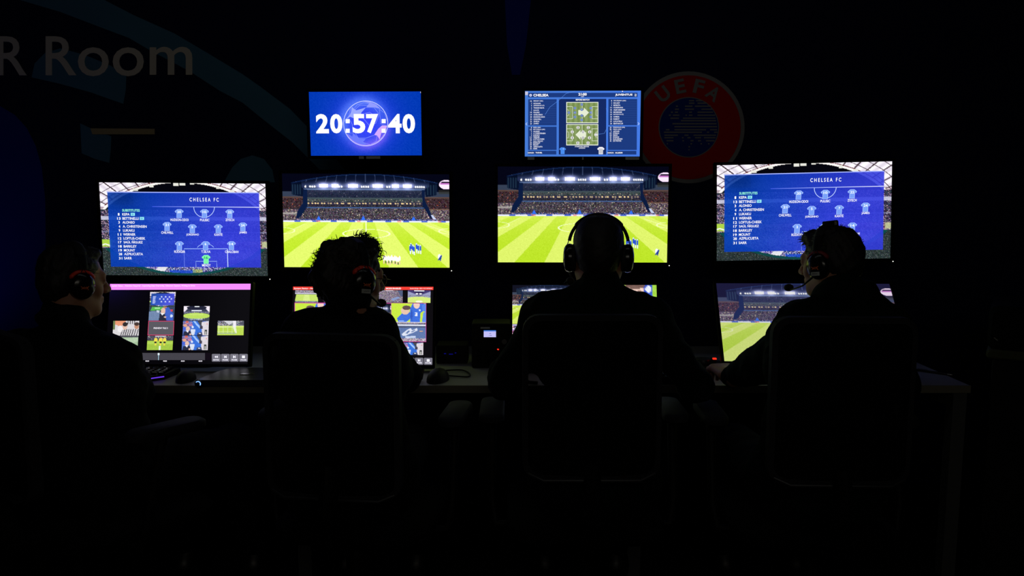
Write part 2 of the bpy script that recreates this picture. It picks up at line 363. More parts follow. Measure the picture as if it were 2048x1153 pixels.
def lineup_picture(w=320, h=180):
    U, V = uvgrid(w, h); a = np.zeros((h, w, 3)); a[:] = (5, 5, 12)
    E = np.sqrt(((U-.49)/.56)**2+((V-.62)/.64)**2); ang = np.degrees(np.arctan2(V-.62, U-.49))
    white = (E > .985) & (V < .30)
    blend(a, white, (240, 232, 244)); blend(a, white & (V > .26), (190, 170, 180))
    a[white] -= 18*np.sin(ang*1.3)[white][:, None]
    blend(a, white & ((abs((ang*1.0) % 6.5-3.2) < .4) | (abs((E*9.5+ang*.012) % 1-.5) < .045)), (70, 50, 60))
    blend(a, (abs(E-.985) < .014) & (V < .3), (250, 245, 240)); blend(a, (abs(E-1.01) < .006) & (V < .25), (110, 40, 40))
    for u0, v0, u1, v1 in ((.445, 0, .476, .032), (.481, 0, .516, .028), (.545, 0, .57, .016), (.30, .02, .325, .05), (.70, .03, .72, .06), (.2, .06, .23, .09), (.78, .07, .81, .1)):
        blend(a, (U > u0) & (U < u1) & (V > v0) & (V < v1), (225, 225, 215))
    side = (V >= .29)
    speck(a, side & (V < .62), (46, 42, 66), 40, .07, (240, 200, 220)); blend(a, side & (V > .36) & (V < .40), (220, 220, 240), .8); blend(a, side & (V > .52) & (V < .535), (120, 120, 150))
    speck(a, side & (V >= .62) & (V < .70), (120, 80, 100), 50, .06)
    blend(a, side & (V > .61) & (V < .72) & (abs(U-.5) > .44) & (U < .5), (168, 205, 70)); blend(a, side & (V > .63) & (V < .70) & (U > .965), (190, 205, 150), .8); blend(a, side & (abs(V-.66-abs(U-.02)*.6) < .006), (240, 245, 230))
    speck(a, side & (V >= .69), (110, 90, 120), 60, .06)
    E2 = np.sqrt(((U-.5)/.56)**2+((V-.45)/.56)**2)
    blend(a, (E2 > .92) & (V > .70), (16, 70, 70)); gm = (E2 > .975) & (V > .70); speck(a, gm, (40, 50, 50), 14, .03, (110, 120, 120))
    bt = (V > .90) & (E2 < .93)
    speck(a, bt, (60, 60, 130), 70, .12, (240, 240, 250)); blend(a, bt & (V > .94) & (U > .4) & (U < .56), (20, 70, 200), .8); blend(a, bt & (abs(U-.35-(V-.93)*-.5) < .03), (235, 235, 235), .9)
    blend(a, bt & (abs(U-.57) < .03) & (V > .93), (210, 225, 60), .5)
    bg = a.copy()
    panel = (U > .047) & (U < .957) & (V > .10) & (V < .905)
    L = np.array((8, 62, 178.)); R = np.array((50, 60, 214.)); k = soft(U*1.1+V*.15, .1, 1.05)[..., None]
    P = L*(1-k)+R*k; P += (np.sin(V*34)*2.5)[..., None]; P[(U < .2) & (V < .24)] *= .97
    P *= (1-.18*np.exp(-((U-.13)/.1)**2-((V-.16)/.12)**2))[..., None]
    P[..., 2] += 8*np.exp(-((U-.7)/.2)**2-((V-.6)/.2)**2)
    P = P*.90+bg*.10+rng.normal(0, 3, (h, w, 1)); a[panel] = P[panel]
    return np.clip(a, 0, 255)
def shirt(c, cx, cy, s=46, col=(118, 156, 240), edge=(176, 204, 255), layer=2):
    sh = [(-.42, -.98), (.42, -.98), (1.0, -.52), (.84, -.18), (.58, -.34), (.58, 1.0), (-.58, 1.0), (-.58, -.34), (-.84, -.18), (-1.0, -.52)]
    c.poly([(cx+x*s, cy+y*s) for x, y in sh], edge, layer)
    c.poly([(cx+x*s*.86, cy+y*s*.93) for x, y in sh], col, layer+.4)
LINEUP_R = lineup_picture()
def lineup_canvas():
    c = Canvas(LQ); c.raster(LINEUP_R)
    c.line([(168, 186), (1765, 189)], 9, (160, 175, 250), 1)
    c.line([(640, 336), (1100, 338), (1768, 341)], 7, (60, 90, 225), 1, (225, 230, 255))
    c.text('C H E L S E A   F C', 1032, 243, 1337, 281, bold=.012)
    A = (165, 195, 255)
    c.arc(1184, 340, 109, 108, 0, 180, 6, (190, 210, 255)); c.arc(1200, 777, 88, 50, 195, 345, 5, A)
    c.line([(980, 970), (975, 777)], 5, (110, 130, 235)); c.line([(975, 777), (1432, 779)], 6, A); c.line([(1430, 779), (1436, 970)], 8, (195, 215, 255))
    c.line([(1100, 968), (1098, 908), (1317, 909), (1320, 970)], 5, A)
    c.text('SUBSTITUTES', 330, 363, 513, 389, (150, 250, 215), .02)
    rows = [('1', 'KEPA', 303, 331, 408, 417), ('13', 'BETTINELLI', 315, 333, 502, 460), ('3', 'ALONSO', 307, 334, 461, 500), ('4', 'A. CHRISTENSEN', 312, 337, 586, 543),
            ('9', 'LUKAKU', 312, 340, 460, 584), ('11', 'WERNER', 322, 341, 470, 626), ('12', 'LOFTUS-CHEEK', 325, 344, 572, 667), ('17', 'SAÚL ÑÍGUEZ', 327, 346, 546, 706),
            ('18', 'BARKLEY', 329, 347, 482, 749), ('19', 'MOUNT', 331, 350, 466, 790), ('28', 'AZPILICUETA', 333, 353, 549, 829), ('31', 'SARR', 335, 353, 434, 872)]
    for n, t, xr, xl, x1, y in rows:
        wn = 16 if len(n) == 1 else 36
        c.text(n, xr-wn, y-13, xr, y+13, bold=.02); c.text(t, xl, y-(17 if 'Ñ' in t else 13), x1, y+13, bold=.014)
    for x0, y in ((418, 417), (513, 460)):
        c.rect(x0, y-15, x0+43, y+15, (150, 240, 240), 2); c.text('GK', x0+8, y-9, x0+35, y+9, (30, 80, 190), .02)
    for n, t, x, y, x0, x1, yt in (('20', 'HUDSON-ODOI', 922, 408, 832, 1020, 474), ('10', 'PULISIC', 1188, 408, 1142, 1240, 476), ('22', 'ZIYECH', 1455, 410, 1411, 1502, 475),
            ('21', 'CHILWELL', 796, 543, 736, 863, 607), ('5', 'JORGINHO', 1060, 567, 998, 1130, 631), ('7', 'KANTÉ', 1334, 568, 1294, 1378, 629), ('24', 'JAMES', 1594, 548, 1557, 1637, 610),
            ('2', 'RÜDIGER', 925, 745, 872, 987, 806), ('6', 'T.SILVA', 1200, 745, 1156, 1252, 808), ('14', 'CHALOBAH', 1473, 745, 1407, 1548, 810), ('16', 'MENDY', 1206, 888, 1165, 1255, 950)):
        if n == '16': shirt(c, x, y, 46, (120, 240, 160), (150, 255, 200))
        else: shirt(c, x, y)
        hw = 9 if len(n) == 1 else 20
        c.text(n, x-hw, y-30, x+hw, y-4, (235, 245, 255) if n != '16' else (40, 160, 90), .03); c.text(t, x0, yt-(17 if t[1] == 'Ü' or t[-1] == 'É' else 13), x1, yt+13, bold=.014)
    return c
def clock_canvas():
    c = Canvas(((54, 68), (1782, 60), (1799, 1047), (92, 1049)))
    U, V = uvgrid(160, 90); r = np.hypot((U-.49)*16/9, V-.49)
    a = np.zeros((90, 160, 3)); a[:] = (0, 54, 172)
    k = np.exp(-(r/.50)**2*1.1)[..., None]; a = a*(1-k)+np.array((55, 66, 246.))*k
    k = np.exp(-((r-.33)/.10)**2)[..., None]*.55*soft(.5-(U-.49)*1.2-(V-.5)*1.0, -.1, .9)[..., None]; a = a*(1-k)+np.array((110, 150, 255.))*k
    k = np.exp(-((r-.34)/.09)**2)[..., None]*.6*soft((U-.49)*.9+(V-.5)*1.0, 0, .45)[..., None]; a = a*(1-k)+np.array((160, 110, 255.))*k
    a += rng.normal(0, 3, (90, 160, 1)); c.raster(a)
    for pts, col in (([(715, 300), (782, 352), (930, 308), (862, 385), (850, 440), (735, 470), (690, 450), (610, 500), (597, 520), (690, 410), (705, 370)], (150, 165, 255)),
                     ([(880, 212), (985, 242), (940, 300), (1055, 303), (1160, 330), (1090, 262), (990, 218)], (140, 150, 252)),
                     ([(1258, 590), (1180, 585), (1120, 640), (1060, 730), (1105, 740), (1145, 800), (1170, 700), (1240, 640)], (205, 165, 250)),
                     ([(645, 705), (725, 758), (735, 700), (830, 785), (930, 790), (885, 845), (965, 893), (850, 880), (720, 820)], (105, 120, 255))):
        c.poly(pts, col, 1)
    c.arc(930, 553, 340, 346, 0, 360, 9, (205, 210, 255), 2, 60); c.arc(928, 555, 326, 332, 30, 150, 6, (190, 150, 250), 2, 30)
    W = (150, 165, 255)
    for p in ([(755, 320), (800, 265), (900, 235), (985, 250)], [(935, 305), (1055, 305), (1125, 395), (1128, 440), (1085, 550), (990, 590), (905, 490), (850, 440)],
              [(740, 650), (815, 778), (930, 780), (1060, 735)], [(1140, 335), (1160, 560), (1255, 590)], [(1140, 335), (1220, 390), (1262, 520)], [(640, 690), (735, 705), (720, 560), (690, 510), (600, 520)],
              [(885, 845), (1000, 880), (1090, 830), (1105, 745)], [(910, 400), (990, 380), (1050, 420)], [(1145, 805), (1200, 760), (1252, 640)], [(760, 345), (840, 270), (960, 275)], [(660, 480), (700, 310)]):
        c.line(p, 4.5, W, 2)
    for t, x0, x1 in (('2', 165, 362), ('0', 383, 572), ('5', 728, 922), ('7', 938, 1125), ('4', 1275, 1482), ('0', 1498, 1690)):
        c.text(t, x0, 408, x1, 706, bold=.03 if t == '4' else .04)
    for x in (622, 1175):
        for y in (487, 635): c.rect(x, y, x+62, y+63, (255, 255, 255), 4)
    c.rect(1774, 62, 1784, 84, (235, 235, 245), 4)
    return c
def sheet_canvas():
    c = Canvas(((148, 90), (1876, 88), (1860, 1063), (146, 1065)))
    U, V = uvgrid(32, 18); a = np.zeros((18, 32, 3)); a[:] = (66, 118, 214); a[..., 2] += 16*(U-.5); c.raster(a)
    D = (27, 56, 122); D2 = (20, 40, 96)
    c.rect(195, 118, 1826, 184, D); c.rect(196, 212, 622, 602, D); c.rect(196, 620, 622, 966, D); c.rect(194, 978, 618, 1034, D)
    c.rect(1394, 210, 1822, 600, D); c.rect(1390, 618, 1818, 966, D); c.rect(1386, 978, 1812, 1034, D); c.rect(655, 208, 1362, 1034, D2)
    c.rect(150, 98, 192, 150, (190, 190, 215), 2)
    for p in ([(450, 440), (520, 330), (640, 240), (760, 130), (900, 92)], [(1360, 350), (1385, 400)], [(1240, 735), (1335, 720), (1385, 620)], [(1070, 92), (1130, 112)]): c.line(p, 4, (90, 140, 225), 2)
    for y in range(250, 590, 34): c.line([(300, y), (615, y)], 5, (36, 66, 134), 1.5); c.line([(1500, y), (1815, y)], 5, (36, 66, 134), 1.5)
    c.disc(232, 153, 19, 19, (235, 235, 245), 3); c.disc(232, 153, 10, 10, (90, 120, 200), 4)
    c.text('CHELSEA', 274, 134, 500, 172, bold=.03); c.text('JUVENTUS', 1496, 133, 1750, 170, bold=.03); c.text('21:00', 947, 122, 1070, 160, bold=.035); c.text('CET', 985, 167, 1032, 184, (200, 210, 235), .03)
    c.text('J', 1782, 133, 1793, 170, bold=.03); c.text('J', 1797, 136, 1808, 174, bold=.03)
    c.text('BEFORE MATCH', 908, 211, 1110, 234, bold=.03); c.text('STAMFORD BRIDGE', 895, 906, 1105, 925, (220, 225, 240), .03); c.text('LONDON', 955, 930, 1048, 948, (220, 225, 240), .03)
    for x, w in ((1603, 12),): c.disc(x, 98, 8, 8, (240, 240, 255), 3)
    c.line([(180, 562), (160, 580), (180, 598)], 7, (210, 225, 255), 3); c.line([(1832, 560), (1855, 578), (1832, 596)], 7, (210, 225, 255), 3)
    c.text('COACH:', 190, 999, 285, 1019, bold=.03); c.text('TUCHEL', 306, 997, 407, 1018, bold=.03); c.text('COACH:', 1380, 998, 1475, 1018, bold=.03); c.text('ALLEGRI', 1494, 997, 1605, 1018, bold=.03)
    LT = [('16', 'MENDY (GK)', 418), ('2', 'RÜDIGER', 385), ('5', 'JORGINHO (C)', 438), ('6', 'THIAGO SILVA', 436), ('7', 'KANTÉ', 355), ('10', 'PULISIC', 367), ('14', 'CHALOBAH', 410), ('20', 'HUDSON-ODOI', 443), ('21', 'CHILWELL', 392), ('22', 'ZIYECH', 360), ('24', 'JAMES', 354)]
    LB = [('1', 'KEPA (GK)', 383), ('13', 'BETTINELLI (GK)', 448), ('3', 'ALONSO', 368), ('4', 'A. CHRISTENSEN', 455), ('9', 'LUKAKU', 366), ('11', 'WERNER', 368), ('12', 'LOFTUS-CHEEK', 442), ('17', 'SAÚL ÑÍGUEZ', 418), ('18', 'BARKLEY', 378), ('19', 'MOUNT', 350), ('28', 'AZPILICUETA', 412), ('31', 'SARR', 333)]
    RT = [('1', 'SZCZĘSNY (GK)', 1655), ('4', 'DE LIGT', 1565), ('9', 'MORATA', 1572), ('11', 'CUADRADO', 1610), ('12', 'ALEX SANDRO', 1642), ('14', 'MCKENNIE', 1595), ('19', 'BONUCCI (C)', 1618), ('22', 'CHIESA', 1558), ('25', 'RABIOT', 1558), ('27', 'LOCATELLI', 1598), ('30', 'BENTANCUR', 1614)]
    RB = [('23', 'PINSOGLIO (GK)', 1640), ('36', 'PERIN (GK)', 1586), ('5', 'ARTHUR', 1560), ('10', 'DYBALA', 1556), ('18', 'KEAN', 1530), ('24', 'RUGANI', 1552), ('44', 'KULUSEVSKI', 1604), ('45', 'DE WINTER', 1588)]
    for rows, xn, xl, y0, dy in ((LT, 250, 276, 240, 33.7), (LB, 248, 273, 635, 28.4), (RT, 1446, 1470, 237, 33.8), (RB, 1440, 1466, 633, 28.4)):
        for i, (n, t, x1) in enumerate(rows):
            y = y0+i*dy; c.text(n, xn-(9 if len(n) == 1 else 24), y-10, xn, y+10, (230, 235, 250), .02); c.text(t, xl, y-10, x1, y+10, (235, 238, 250), .02)
    for oy, arrow in ((0, 1), (328, -1)):
        y0, y1 = 255+oy, 570+oy
        c.rect(766, y0, 1244, y1, (225, 232, 215), 2)
        U, V = uvgrid(48, 24); k = (np.floor(U*12) % 2)[..., None]; a = np.array((114, 136, 76.))*(1-k)+np.array((132, 152, 94.))*k; a = a+rng.normal(0, 4, (24, 48, 1))
        c.raster(a, layer=3, quadpts=((778, y0+10), (1234, y0+10), (1234, y1-12), (776, y1-12)))
        W = (235, 240, 225)
        c.line([(1004, y0+10), (1004, y1-12)], 5, W, 4)
        for x0, x1 in ((778, 860), (1152, 1234)):
            c.line([(x0, y0+68), (x1, y0+68)], 5, W, 4); c.line([(x0, y0+248), (x1, y0+248)], 5, W, 4); xx = x1 if x0 < 900 else x0; c.line([(xx, y0+66), (xx, y0+250)], 5, W, 4)
            xi = x0+24 if x0 < 900 else x1-24; xo = x0 if x0 < 900 else x1
            c.line([(xo, y0+115), (xi, y0+115), (xi, y0+203), (xo, y0+203)], 5, W, 4)
        A = (222, 228, 205); m = y0+157
        if arrow > 0: c.poly([(945, m-38), (1028, m-38), (1028, m-75), (1105, m), (1028, m+75), (1028, m+38), (945, m+38)], A, 5)
        else: c.poly([(1062, m-38), (978, m-38), (978, m-72), (905, m), (978, m+75), (978, m+38), (1062, m+38)], A, 5)
        if arrow > 0: pl = [(997, 291, 21), (895, 346, 2), (895, 412, 6), (895, 477, 14), (997, 369, 5), (997, 455, 7), (997, 522, 24), (1132, 346, 20), (1132, 412, 10), (1132, 477, 22), (805, 412, 16)]
        else: pl = [(942, 634, 11), (1095, 634, 4), (856, 698, 9), (1016, 698, 25), (1115, 698, 19), (856, 786, 22), (1016, 786, 27), (1112, 786, 12), (940, 862, 14), (1092, 862, 30), (1208, 740, 1)]
        for x, y, n in pl:
            if arrow > 0: c.disc(x, y, 20, 20, (150, 175, 220), 6); c.disc(x, y, 17, 17, (45, 88, 165), 7); c.text(str(n), x-8, y-7, x+8, y+7, (230, 235, 250), .02, 8)
            else: c.disc(x, y, 24, 24, (225, 225, 225), 6); c.rect(x-7, y-16, x+7, y+16, (40, 40, 45), 7); c.text(str(n), x-7, y-7, x+7, y+7, (250, 250, 250), .02, 8)
    shirt(c, 712, 977, 50, (70, 135, 230), (80, 145, 240), 3); c.disc(722, 952, 6, 6, (220, 230, 250), 5)
    shirt(c, 1283, 975, 54, (232, 232, 238), (240, 240, 245), 3)
    for x in (1262, 1275, 1289, 1302): c.rect(x-2, 945, x+3, 1020, (70, 75, 90), 5)
    return c
# ---- small pictures used as tiles
SK = (222, 180, 160)
T_COACH = paint(60, 34, [('r', 0, 0, 1, 1, (36, 50, 78)), ('r', 0, 0, .08, 1, (30, 40, 60)), ('p', [(.12, .02), (.55, .02), (.5, .25), (.05, .3)], (70, 175, 60)), ('r', .22, .08, .42, .14, (190, 240, 180)),
    ('p', [(0, .35), (.35, .3), (.5, .5), (.5, 1), (0, 1)], (96, 120, 160)), ('p', [(.3, .25), (.42, .3), (.38, .45), (.3, .4)], (190, 200, 220)),
    ('p', [(.62, .1), (.75, .05), (.95, .5), (.95, 1), (.65, 1)], (44, 80, 190)), ('e', .62, .03, .07, .08, (180, 110, 70)), ('r', .84, .2, .92, .36, (200, 50, 60)), ('e', .88, .66, .05, .1, (200, 215, 240)),
    ('e', .55, .32, .09, .24, SK), ('p', [(.42, .5), (.62, .5), (.7, 1), (.4, 1)], (18, 20, 40)), ('p', [(.45, .45), (.62, .48), (.52, .62)], (240, 240, 245)), ('e', .64, .74, .05, .05, SK)])
T_REF = paint(60, 34, [('r', 0, 0, 1, .36, (34, 34, 50)), ('s', 0, .04, 1, .3, (56, 56, 72), 16), ('r', .3, .02, .7, .08, (200, 205, 215)), ('r', 0, .36, 1, 1, (150, 188, 50)), ('r', 0, .42, 1, .6, (168, 205, 66)), ('r', .47, .7, .53, 1, (225, 240, 215))] +
    [op for x in (.33, .52, .67) for op in (('e', x, .32, .07, .16, (236, 216, 60)), ('e', x, .16, .025, .05, (190, 140, 110)), ('r', x-.04, .42, x+.04, .54, (24, 24, 20)), ('r', x-.03, .54, x+.03, .68, (230, 210, 60)))])
T_BOWL = paint(72, 40, [('r', 0, 0, 1, 1, (34, 40, 62)), ('p', [(0, 0), (.4, 0), (.15, .2), (0, .45)], (238, 228, 240)), ('p', [(1, 0), (.6, 0), (.85, .2), (1, .45)], (238, 228, 240)), ('e', .5, .12, .38, .16, (10, 12, 34)), ('r', .42, .01, .6, .08, (230, 235, 240)),
    ('r', .3, .28, .7, .34, (220, 225, 240)), ('s', 0, .38, 1, .5, (80, 80, 110), 22), ('e', .5, .66, .52, .2, (178, 214, 80)), ('r', .25, .55, .75, .6, (200, 228, 110)), ('s', .1, .86, .9, .96, (120, 130, 170), 50), ('p', [(0, .72), (.3, .95), (.4, 1), (0, 1)], (52, 60, 70)), ('p', [(1, .72), (.7, .95), (.6, 1), (1, 1)], (52, 60, 70))])
T_BENCH = paint(64, 36, [('r', 0, 0, 1, 1, (70, 100, 190)), ('s', 0, .08, .4, .4, (110, 90, 150), 44), ('p', [(.35, 0), (.75, 0), (.75, 1), (.45, 1)], (36, 96, 210)), ('p', [(.38, .02), (.46, .0), (.72, .52), (.66, .56)], (150, 190, 245)), ('p', [(.55, 0), (.75, 0), (.72, .5)], (50, 54, 66)),
    ('e', .16, .08, .06, .09, (200, 90, 80)), ('e', .1, .32, .07, .1, (220, 150, 120)), ('r', 0, .46, .14, .6, (50, 80, 210)), ('r', .22, .26, .38, .34, (190, 110, 160)), ('e', .38, .42, .04, .08, (215, 225, 245)), ('p', [(.72, .1), (1, 0), (1, 1), (.75, 1)], (214, 206, 214)), ('r', .66, .36, .76, .56, (46, 44, 66)), ('r', .84, .62, .93, .95, (40, 44, 44)), ('r', .88, .72, .9, .96, (220, 220, 215)), ('r', .9, .2, .95, .26, (226, 120, 120)),
    ('r', .32, .58, .48, .74, (214, 224, 240)), ('e', .4, .8, .07, .2, (206, 216, 235)), ('e', .2, .54, .075, .16, SK), ('p', [(.06, .72), (.3, .7), (.36, 1), (.02, 1)], (20, 24, 48)), ('p', [(.13, .68), (.24, .66), (.2, .82)], (240, 240, 250)), ('p', [(.58, .8), (.74, .78), (.78, 1), (.56, 1)], (30, 40, 80)), ('r', .62, .84, .7, .9, (235, 240, 245)), ('e', .3, .93, .04, .06, SK)])
T_GOAL = paint(60, 34, [('r', 0, 0, 1, .36, (120, 120, 140)), ('s', 0, 0, 1, .32, (96, 96, 110), 50), ('p', [(.2, 0), (.45, .3), (.7, 0)], (200, 200, 210)), ('p', [(1, 0), (1, .3), (.72, .25)], (66, 66, 84)), ('r', 0, .36, 1, 1, (176, 208, 66)), ('r', 0, .38, 1, .44, (220, 238, 120)),
    ('r', .58, 0, .7, .5, (232, 226, 236)), ('p', [(.58, .45), (.7, .45), (.74, .86), (.68, .86)], (226, 236, 200)), ('r', 0, .82, .72, .88, (150, 172, 150))] + [('r', x/18, .3, x/18+.008, .85, (214, 230, 170)) for x in range(12)] + [('r', 0, .45+k*.1, .62, .46+k*.1, (208, 226, 150)) for k in range(4)])
T_STRIPE = paint(60, 34, [('r', 0, 0, 1, 1, (210, 206, 210)), ('p', [(0, 0), (.5, 0), (.3, .4), (0, .2)], (226, 140, 100)), ('r', 0, 0, .08, .6, (90, 110, 60))] + [('p', [(x, .55), (x+.035, .55), (x-.03, 1), (x-.065, 1)], (30, 28, 34)) for x in (.36, .44, .52, .6, .68, .77, .86, .95)] +
    [('p', [(x, 0), (x+.03, 0), (x+.02, .25), (x-.01, .25)], (40, 36, 40)) for x in (.56, .64, .72, .8)] + [('e', .46, .4, .09, .2, SK), ('e', .46, .24, .1, .14, (26, 22, 24)), ('e', .9, .36, .09, .2, (190, 130, 100)), ('e', .9, .22, .1, .12, (50, 34, 30)), ('e', .28, .55, .1, .22, (232, 228, 230))])
T_GREEN = paint(40, 24, [('r', 0, 0, 1, 1, (150, 180, 140)), ('r', 0, 0, 1, .12, (60, 60, 70)), ('p', [(0, .3), (1, .1), (1, .4), (0, .7)], (170, 196, 160))])
T_CROWD = paint(90, 48, [('s', 0, 0, 1, 1, (96, 82, 106), 50), ('p', [(.78, 0), (1, 0), (1, .5), (.9, .45)], (62, 74, 110)), ('p', [(.5, .7), (.8, .5), (.9, .6), (.6, .85)], (120, 140, 190)), ('r', .3, .02, .6, .07, (230, 225, 235))])
T_NIGHT = paint(72, 40, [('r', 0, 0, 1, 1, (52, 40, 100)), ('p', [(0, .1), (.38, .35), (.38, .5), (0, .62)], (140, 145, 185)), ('p', [(1, .1), (.64, .35), (.64, .5), (1, .62)], (140, 145, 185)), ('p', [(.2, .05), (.8, .05), (.6, .3), (.4, .3)], (20, 10, 60)), ('r', .28, .02, .72, .09, (235, 235, 250)),
    ('s', 0, .4, 1, .52, (120, 120, 150), 30), ('e', .5, .98, .85, .46, (206, 228, 110)), ('e', .5, .9, .16, .08, (240, 248, 210)), ('e', .4, .3, .06, .05, (245, 245, 255)), ('e', .56, .3, .06, .05, (245, 245, 255))])
T_PITCH = paint(72, 40, [('r', 0, 0, 1, .34, (86, 84, 112)), ('s', 0, 0, 1, .26, (120, 110, 130), 50), ('r', 0, .24, 1, .3, (235, 235, 245)), ('p', [(.06, .34), (.94, .34), (1, .9), (0, .9)], (190, 220, 90)), ('p', [(.4, .34), (.6, .34), (.66, .9), (.34, .9)], (206, 230, 120)), ('s', 0, .88, 1, 1, (110, 110, 130), 40)])
BL = (44, 96, 214)
T_PLAYER = paint(96, 54, [('r', 0, 0, 1, 1, (190, 226, 48)), ('p', [(.2, .95), (.16, .8), (.3, .55), (.42, .42), (.6, .5), (.55, .8), (.42, 1), (.2, 1)], BL), ('e', .4, .4, .12, .2, (226, 186, 160)), ('e', .44, .24, .12, .12, (84, 62, 60)), ('p', [(.54, .3), (.62, .0), (.94, 0), (1, .3), (.84, .5), (.82, 1), (.54, 1)], BL),
    ('e', .73, .08, .09, .2, (232, 196, 180)), ('p', [(.88, .1), (1, 0), (1, .45), (.9, .4)], (70, 120, 225)), ('p', [(.88, .95), (.92, .5), (1, .4), (1, 1), (.9, 1)], (80, 130, 230)), ('r', .68, .48, .75, .52, (240, 245, 255)), ('r', .72, .5, .75, .62, (240, 245, 255)), ('r', .69, .56, .74, .59, (240, 245, 255)), ('r', .68, .62, .75, .66, (240, 245, 255)),
    ('e', .82, .36, .025, .05, (210, 225, 255)), ('p', [(.54, .7), (.58, .3), (.62, .5), (.6, .95)], (30, 70, 180)), ('r', .22, .9, .36, .95, (150, 190, 255))])
T_FLAG = paint(90, 48, [('r', 0, 0, 1, 1, (78, 104, 160)), ('s', 0, 0, 1, .1, (120, 110, 130), 40), ('r', 0, .12, 1, .19, (226, 228, 235)), ('p', [(0, .2), (1, .2), (1, .26), (0, .3)], (60, 70, 100)), ('p', [(.3, .62), (.45, .4), (.56, .3), (.6, .42), (.74, .3), (.76, .42), (.6, .56), (.5, .62), (.42, .7), (.32, .7)], (214, 220, 238)), ('p', [(.4, .58), (.5, .42), (.54, .46), (.46, .6)], (80, 106, 160)), ('p', [(.56, .5), (.68, .38), (.7, .42), (.6, .52)], (80, 106, 160)),
    ('e', .86, .46, .05, .03, (214, 160, 110)), ('p', [(.4, .74), (.7, .7), (.7, .8), (.4, .84)], (190, 205, 235)), ('s', 0, .84, 1, 1, (150, 130, 150), 60)])
T_FACE = paint(60, 34, [('r', 0, 0, 1, 1, (50, 84, 200)), ('p', [(0, .1), (.1, 0), (.2, .3), (.1, .9)], (150, 205, 60)), ('r', .93, 0, 1, .5, (160, 210, 70)), ('r', .42, 0, .56, .25, (170, 215, 80)), ('p', [(.5, .5), (.6, .3), (.85, .3), (.95, .55), (1, 1), (.45, 1)], (44, 84, 210)), ('e', .70, .2, .12, .25, (240, 206, 192)), ('e', .70, .02, .13, .1, (120, 92, 84)), ('r', .62, .15, .68, .19, (150, 110, 100)), ('r', .73, .15, .79, .19, (150, 110, 100)), ('r', .66, .33, .75, .36, (190, 120, 110)), ('e', .88, .12, .04, .08, (230, 235, 250)), ('p', [(.1, 1), (.3, .7), (.6, .68), (.9, .4), (1, .6), (1, 1)], (38, 76, 200)), ('e', .86, .55, .08, .12, (200, 215, 250))])
def tile(c, arr, x0, y0, x1, y1, sh=0, layer=2):          # sh: sideways shift of the lower edge
    c.raster(np.asarray(arr)*.9+24, layer=layer, quadpts=((x0, y0), (x1, y0), (x1+sh, y1), (x0+sh, y1)))
def buttons(c, xs, y0, y1, icons):
    for (x0, x1), ic in zip(xs, icons):
        m = (x0+x1)/2; r = 6
        c.poly([(x0+r, y0), (x1-r, y0), (x1, y0+r), (x1, y1-r), (x1-r, y1), (x0+r, y1), (x0, y1-r), (x0, y0+r)], (116, 114, 126), 2)
        yc = y0+(y1-y0)*.38; W = (245, 243, 255)
        if ic == '<<':
            for d in (-16, 0): c.poly([(m+d, yc), (m+d+16, yc-12), (m+d+16, yc+12)], W, 3)
        elif ic == '#': c.rect(m-14, yc-12, m+14, yc+12, W, 3)
        else: c.rect(m-12, yc-12, m-6, yc+12, W, 3); c.rect(m+6, yc-12, m+12, yc+12, W, 3); c.poly([(m-6, yc-12), (m+6, yc), (m-6, yc+12)] if ic == '>' else [(m+6, yc-12), (m-6, yc), (m+6, yc+12)], W, 3)
        c.text({'<<': 'REWIND', '<': 'FRAME', '>': 'FRAME', '#': 'PAUSE'}[ic], x0+14, y1-23, x1-14, y1-11, W, .03)
